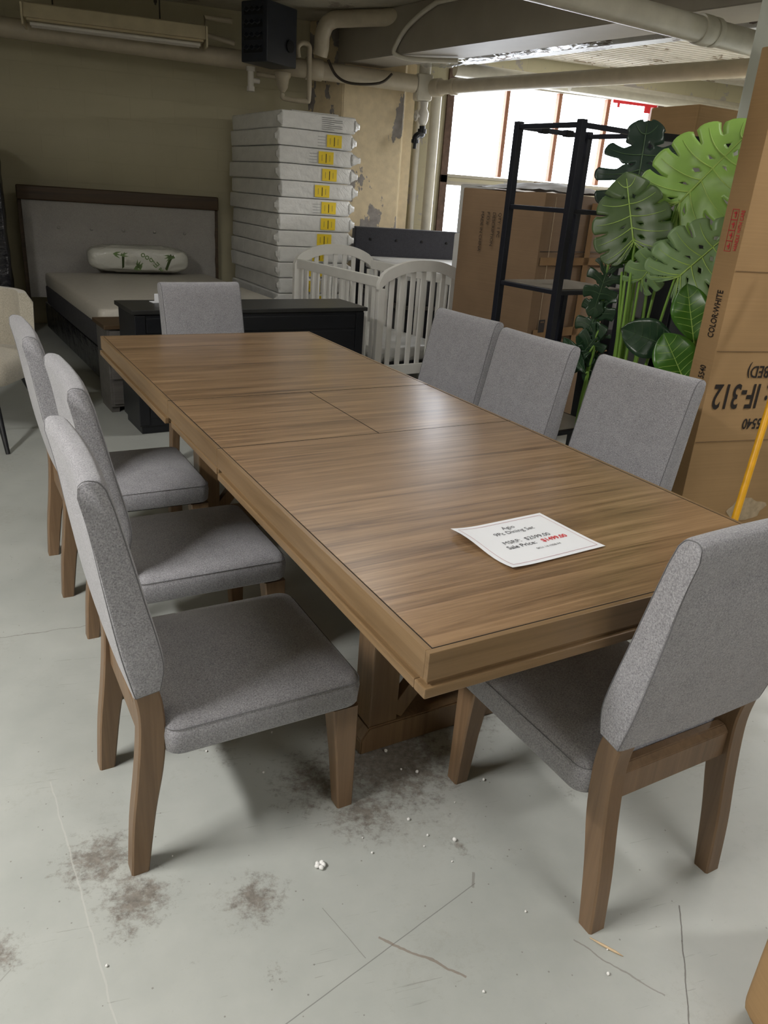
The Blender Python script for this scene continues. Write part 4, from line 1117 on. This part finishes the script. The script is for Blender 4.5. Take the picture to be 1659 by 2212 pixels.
def oval_leaf(L, Wd, seed, curl=.2, fold=.25):
    bm = BM(); vb = BM(); n_ = 14; g = []
    def pt(s_, u):
        w_ = Wd / 2 * math.sin(math.pi * min(1, (.04 + .96 * s_)) ** 1.25) ** .75
        x = w_ * u
        return Vector((x, s_ * L, fold * abs(x) - curl * s_ * s_ * L * .6 + .006 * math.sin(s_ * 14) * abs(u)))
    for j in range(n_ + 1):
        g.append([bm.verts.new(pt(j / n_, u / 4)) for u in range(-4, 5)])
    for j in range(n_):
        for i in range(8): bm.faces.new((g[j][i], g[j][i + 1], g[j + 1][i + 1], g[j + 1][i]))
    tube(vb, [pt(j / 8, 0) + Vector((0, 0, .001)) for j in range(9)], [.003 * (1 - .8 * j / 8) for j in range(9)], 6)
    for k in range(1, 7):
        for sg in (-1, 1): tube(vb, [pt(min(1, k / 8 + .12 * q), sg * q * .85) + Vector((0, 0, .001)) for q in (0, .33, .66, 1)], [.0014, .0012, .0009, .0005], 5)
    bmesh.ops.remove_doubles(bm, verts=bm.verts[:], dist=1e-5)
    return bm, vb
FACE_R = Vector((.75, -.66, 0)).normalized()     # horizontally along the row of pots
FACE_U = Vector((0, 0, 1))
FACE_N = FACE_R.cross(FACE_U) * 1.0              # toward the aisle
if FACE_N.dot(Vector((-1, -1, 0))) < 0: FACE_N = -FACE_N
def place_leaf(root, bmv, mat, vmat, attach, ang, tilt=0.15, roll=0, base=None):
    """attach: point on the plant; ang: direction of the tip in degrees above horizontal in the leaf's plane; tilt: lean of the tip away (+)"""
    bm, vb = bmv
    Y = (FACE_R * math.cos(R(ang)) + FACE_U * math.sin(R(ang)) - FACE_N * tilt).normalized()
    Z = (FACE_N + FACE_U * .25 + FACE_R * roll); Z = (Z - Y * Z.dot(Y)).normalized(); X = Y.cross(Z)
    mw = Matrix(((X.x, Y.x, Z.x, attach[0]), (X.y, Y.y, Z.y, attach[1]), (X.z, Y.z, Z.z, attach[2]), (0, 0, 0, 1)))
    mw = Matrix.Translation(-root.location) @ mw
    bmesh.ops.transform(bm, matrix=mw, verts=bm.verts[:]); bmesh.ops.transform(vb, matrix=mw, verts=vb.verts[:])
    lf = obj('leaf', bm, mat, root, True)
    md = lf.modifiers.new('thickness', 'SOLIDIFY'); md.thickness = .0012; md.offset = -1
    obj('vein', vb, vmat, lf, True)
    if base is not None:
        a_ = Vector(base); b_ = Vector(attach); mid = a_.lerp(b_, .5) + Vector((0, 0, .05)) + (b_ - a_).cross(Vector((0, 0, 1))) * .02
        pts = [p - root.location for p in smooth_path([a_, mid, b_ - Z * .012 - Y * .02, b_], 6)]
        obj('stem', tube(BM(), pts, [.0085 - .0045 * i / (len(pts) - 1) for i in range(len(pts))], 9), M['stem'], root, True)
    return lf
def pot(root, r_, h_):
    b = BM(); lathe(b, [(r_ * .75, 0), (r_ * .98, h_ * .95), (r_ * 1.03, h_), (r_ * .93, h_), (r_ * .9, h_ * .9)], 28); obj('pot', b, M['terracotta'], root, True, 35)
    b = BM(); lathe(b, [(r_ * .9, h_ * .86), (r_ * .5, h_ * .90)], 20); obj('soil', b, M['soil'], root, True)
PXB = (2.12, 3.00, .34)
mp = thing('monstera_plant', 'artificial monstera with large split leaves behind the right-hand chairs', 'plant', (2.13, 3.03, 0))
pot(mp, .15, .34)
def st(dx, dy): return (PXB[0] + dx, PXB[1] + dy, .30)
place_leaf(mp, monstera(.42, .43, 3, 8, .10, .56, .15), M['leaf_light'], M['vein'], (2.265, 3.03, 1.515), 54, .10, 0, st(.02, 0))
place_leaf(mp, monstera(.34, .40, 5, 6, .22, .34, .42), M['leaf_dark'], M['vein_dark'], (2.245, 3.33, 1.545), 92, .15, .15, st(-.02, .03))
place_leaf(mp, monstera(.30, .335, 8, 7, .18, .66, .12), M['leaf_olive'], M['vein'], (2.075, 3.03, 1.345), 108, .12, 0, st(-.01, -.01))
place_leaf(mp, monstera(.32, .34, 11, 7, .15, .52, .16), M['leaf_mid'], M['vein'], (2.19, 2.84, 1.225), 50, .12, .1, st(.03, -.02))
place_leaf(mp, monstera(.24, .24, 13, 5, .3, .5, .25), M['leaf_fiddle'], M['vein'], (2.19, 3.12, 1.28), 70, .1, .3, st(0, .02))
place_leaf(mp, monstera(.20, .19, 15, 5, .3, .5, .25), M['leaf_mid'], M['vein'], (2.13, 3.0, 1.20), 60, -.3, .3, st(.01, .01))
place_leaf(mp, monstera(.22, .20, 16, 5, .3, .5, .25), M['leaf_dark'], M['vein_dark'], (2.21, 3.27, 1.42), 60, .1, -.3, st(.0, .03))
for k, (dx, dy, x, y, z) in enumerate(((-.02, 0, 2.08, 3.05, 1.20), (.0, .02, 2.16, 3.12, 1.25), (-.03, .01, 2.07, 3.07, 1.22), (.01, -.01, 2.20, 3.06, 1.30))):
    a_, b_ = Vector(st(dx, dy)), Vector((x, y, z))
    pts = [p - mp.location for p in smooth_path([a_, a_.lerp(b_, .5) + Vector((.01 * k, 0, .05)), b_], 6)]
    obj('stem', tube(BM(), pts, [.0105 - .005 * i / (len(pts) - 1) for i in range(len(pts))], 9), M['stem'], mp, True)
# darker philodendron to its left
dp = thing('split_leaf_plant', 'dark green split-leaf plant low to the left of the monstera', 'plant', (2.16, 3.36, 0))
pot(dp, .10, .22)
for k, (x, y, z, an, L_, w_) in enumerate(((2.09, 3.22, 1.20, 262, .22, .17), (2.10, 3.24, 1.05, 255, .24, .18), (2.09, 3.22, .90, 240, .22, .15), (2.12, 3.25, .80, 285, .20, .14), (2.06, 3.2, .84, 215, .18, .08), (2.05, 3.19, .74, 130, .2, .07))):
    place_leaf(dp, monstera(L_, w_, 30 + k, 5, .2, .3, .4) if k < 4 else oval_leaf(L_, w_, k), M['leaf_deep'], M['vein_dark'], (x, y, z), an, -.1, .2 * (-1) ** k, (2.15, 3.34, .2))
# fiddle leaf fig on the right
fg = thing('fiddle_leaf_plant', 'bright green broad-leaf fig beside the tall carton', 'plant', (2.33, 2.80, 0))
pot(fg, .12, .26)
obj('stem', tube(BM(), smooth_path([(0, 0, .22), (.01, .01, .6), (-.01, 0, 1.12)], 6), [.012] * 7 + [.008] * 6, 9), M['studwood'], fg, True)
for k, (x, y, z, an, L_, w_, tl, rl, mt) in enumerate(((2.26, 2.74, .98, 108, .24, .155, -.05, 0, 'leaf_fiddle'), (2.25, 2.72, .80, 122, .24, .18, -.1, .1, 'leaf_fiddle'), (2.24, 2.80, .93, 165, .26, .17, -.2, -.3, 'leaf_deep'), (2.24, 2.84, 1.06, 75, .22, .15, .1, .4, 'leaf_deep'),
                                   (2.23, 2.72, .74, 170, .26, .10, -.5, .2, 'leaf_fiddle'), (2.28, 2.80, .86, 60, .20, .14, .1, 0, 'leaf_deep'), (2.27, 2.82, 1.18, 130, .17, .10, .0, .3, 'leaf_mid'), (2.27, 2.75, .70, 200, .22, .12, -.3, .3, 'leaf_deep'))):
    place_leaf(fg, oval_leaf(L_, w_, k), M[mt], M['vein'] if mt == 'leaf_fiddle' else M['vein_dark'], (x, y, z), an, tl, rl, (2.325, 2.80, max(.3, z - .1)))

# ------------------------------------------------------------------ left side: beige chair, wrapped panel, white carton
bc_ = thing('accent_chair', 'beige upholstered accent chair with black legs at the left edge', 'chair', (-.86, 4.78, 0), 160)
bm = BM(); cushion(bm, .26, .26, .36, .50, .10, .03, .05, 0, 0); obj('seat', bm, M['beige'], bc_, True, 70)
bm = BM(); L_ = []
for j in range(9):
    z = .38 + .44 * j / 8; ring_o, ring_i = [], []
    th = .035 if j < 8 else .02
    for i in range(19):
        a = R(200 + 140 * i / 18); r_ = .275 + .02 * j / 8 - (.02 if j in (0, 8) else 0)
        ring_o.append(((r_ + th) * math.cos(a), (r_ + th) * math.sin(a), z)); ring_i.append(((r_ - th) * math.cos(a), (r_ - th) * math.sin(a), z))
    L_.append(ring_o + ring_i[::-1])
loft(bm, L_); obj('backrest', bm, M['beige'], bc_, True, 60)
for sx in (-1, 1):
    for sy in (-1, 1):
        obj('leg', tube(BM(), [(sx * .16, sy * .16, .38), (sx * .27, sy * .27, 0)], [.022, .012], 10), M['black'], bc_, True, 40)
wp = thing('wrapped_headboard', 'tall black plastic-wrapped board leaning by the bed at the left edge', 'board', (-1.16, 7.55, 0), 6)
bb = BM(); box(bb, (-.24, -.08, 0), (.16, .75, 1.66), .03, 3)
bmesh.ops.subdivide_edges(bb, edges=[e for e in bb.edges if e.calc_length() > .3], cuts=10, use_grid_fill=True)
for v_ in bb.verts: v_.co += Vector((.02, .02, 0)) * noise.noise(v_.co * 6)
obj('wrapping', bb, M['blackwrap'], wp, True, 50)
mr = thing('wall_mirror', 'narrow strip of glittering silver mirror trim at the left edge', 'mirror', (-1.30, 7.30, 0), 6)
obj('trim', box(BM(), (.165, -.03, .05), (.20, .02, 1.42), .006), M['chrome'], mr); obj('backing', box(BM(), (-.20, -.005, .05), (.165, .02, 1.42), .004), M['blackmetal'], mr); obj('foot', box(BM(), (-.2, -.05, 0), (.2, .05, .05), .004), M['black'], mr)
o = obj('carton', box(BM(), (-.12, -.1, 0), (.10, .1, .10), .004), M['blockwhite']); o.location = (-1.02, 5.30, 0); o.rotation_euler = (0, 0, R(8)); tag(o, 'small white carton on the floor behind the beige chair', 'box')

# ------------------------------------------------------------------ litter on the floor
def crumb(x, y, r_, label, group=None, n=1):
    b = BM()
    for k in range(n):
        s2 = BM(); bmesh.ops.create_icosphere(s2, subdivisions=2, radius=r_ * (1 if n == 1 else .62))
        for v_ in s2.verts: v_.co *= 1 + .35 * noise.noise(v_.co.normalized() * 2 + Vector((x * 50, y * 50, k)))
        zmin = min(v_.co.z for v_ in s2.verts)
        off = Vector((0, 0, -zmin)) if n == 1 else Vector((r_ * .8 * math.cos(k * 2.4), r_ * .8 * math.sin(k * 2.4), -zmin))
        merge(b, s2, Matrix.Translation(off))
    o = obj('foam_crumb', b, M['foam'], None, True); o.location = (x, y, .0003); tag(o, label, 'foam crumb', group)
crumb(.35, 1.30, .0095, 'largest clump of white foam on the floor by the near left chair', None, 5)
for x, y, r_ in ((.62, 1.65, .005), (.68, 1.55, .0045), (.64, 1.57, .003), (.85, 1.48, .004), (.60, 1.39, .004), (.69, 1.30, .005), (.63, 1.33, .003), (1.13, 1.26, .003), (.77, 1.07, .0025), (.87, .89, .0035), (.60, .92, .003), (.32, 1.80, .003), (.27, 1.64, .003), (-.12, 1.16, .0028), (.13, 1.76, .0028), (.02, 1.41, .002), (.48, 1.31, .0028), (.61, 1.30, .002), (.74, 1.42, .002), (.90, .94, .002), (.47, 1.36, .002), (.66, 1.24, .002)):
    crumb(x, y, r_, 'tiny white foam crumb scattered on the worn grey floor', 'white foam crumbs on the floor')
b = BM(); tube(b, [(.878, .975, .003), (.895, .952, .004), (.915, .93, .003), (.925, .918, .002)], [.0012, .0030, .0028, .0008], 6)
tag(obj('wood_splinter', b, M['splint'], None, True), 'pale wood splinter on the floor by the near head chair', 'splinter')
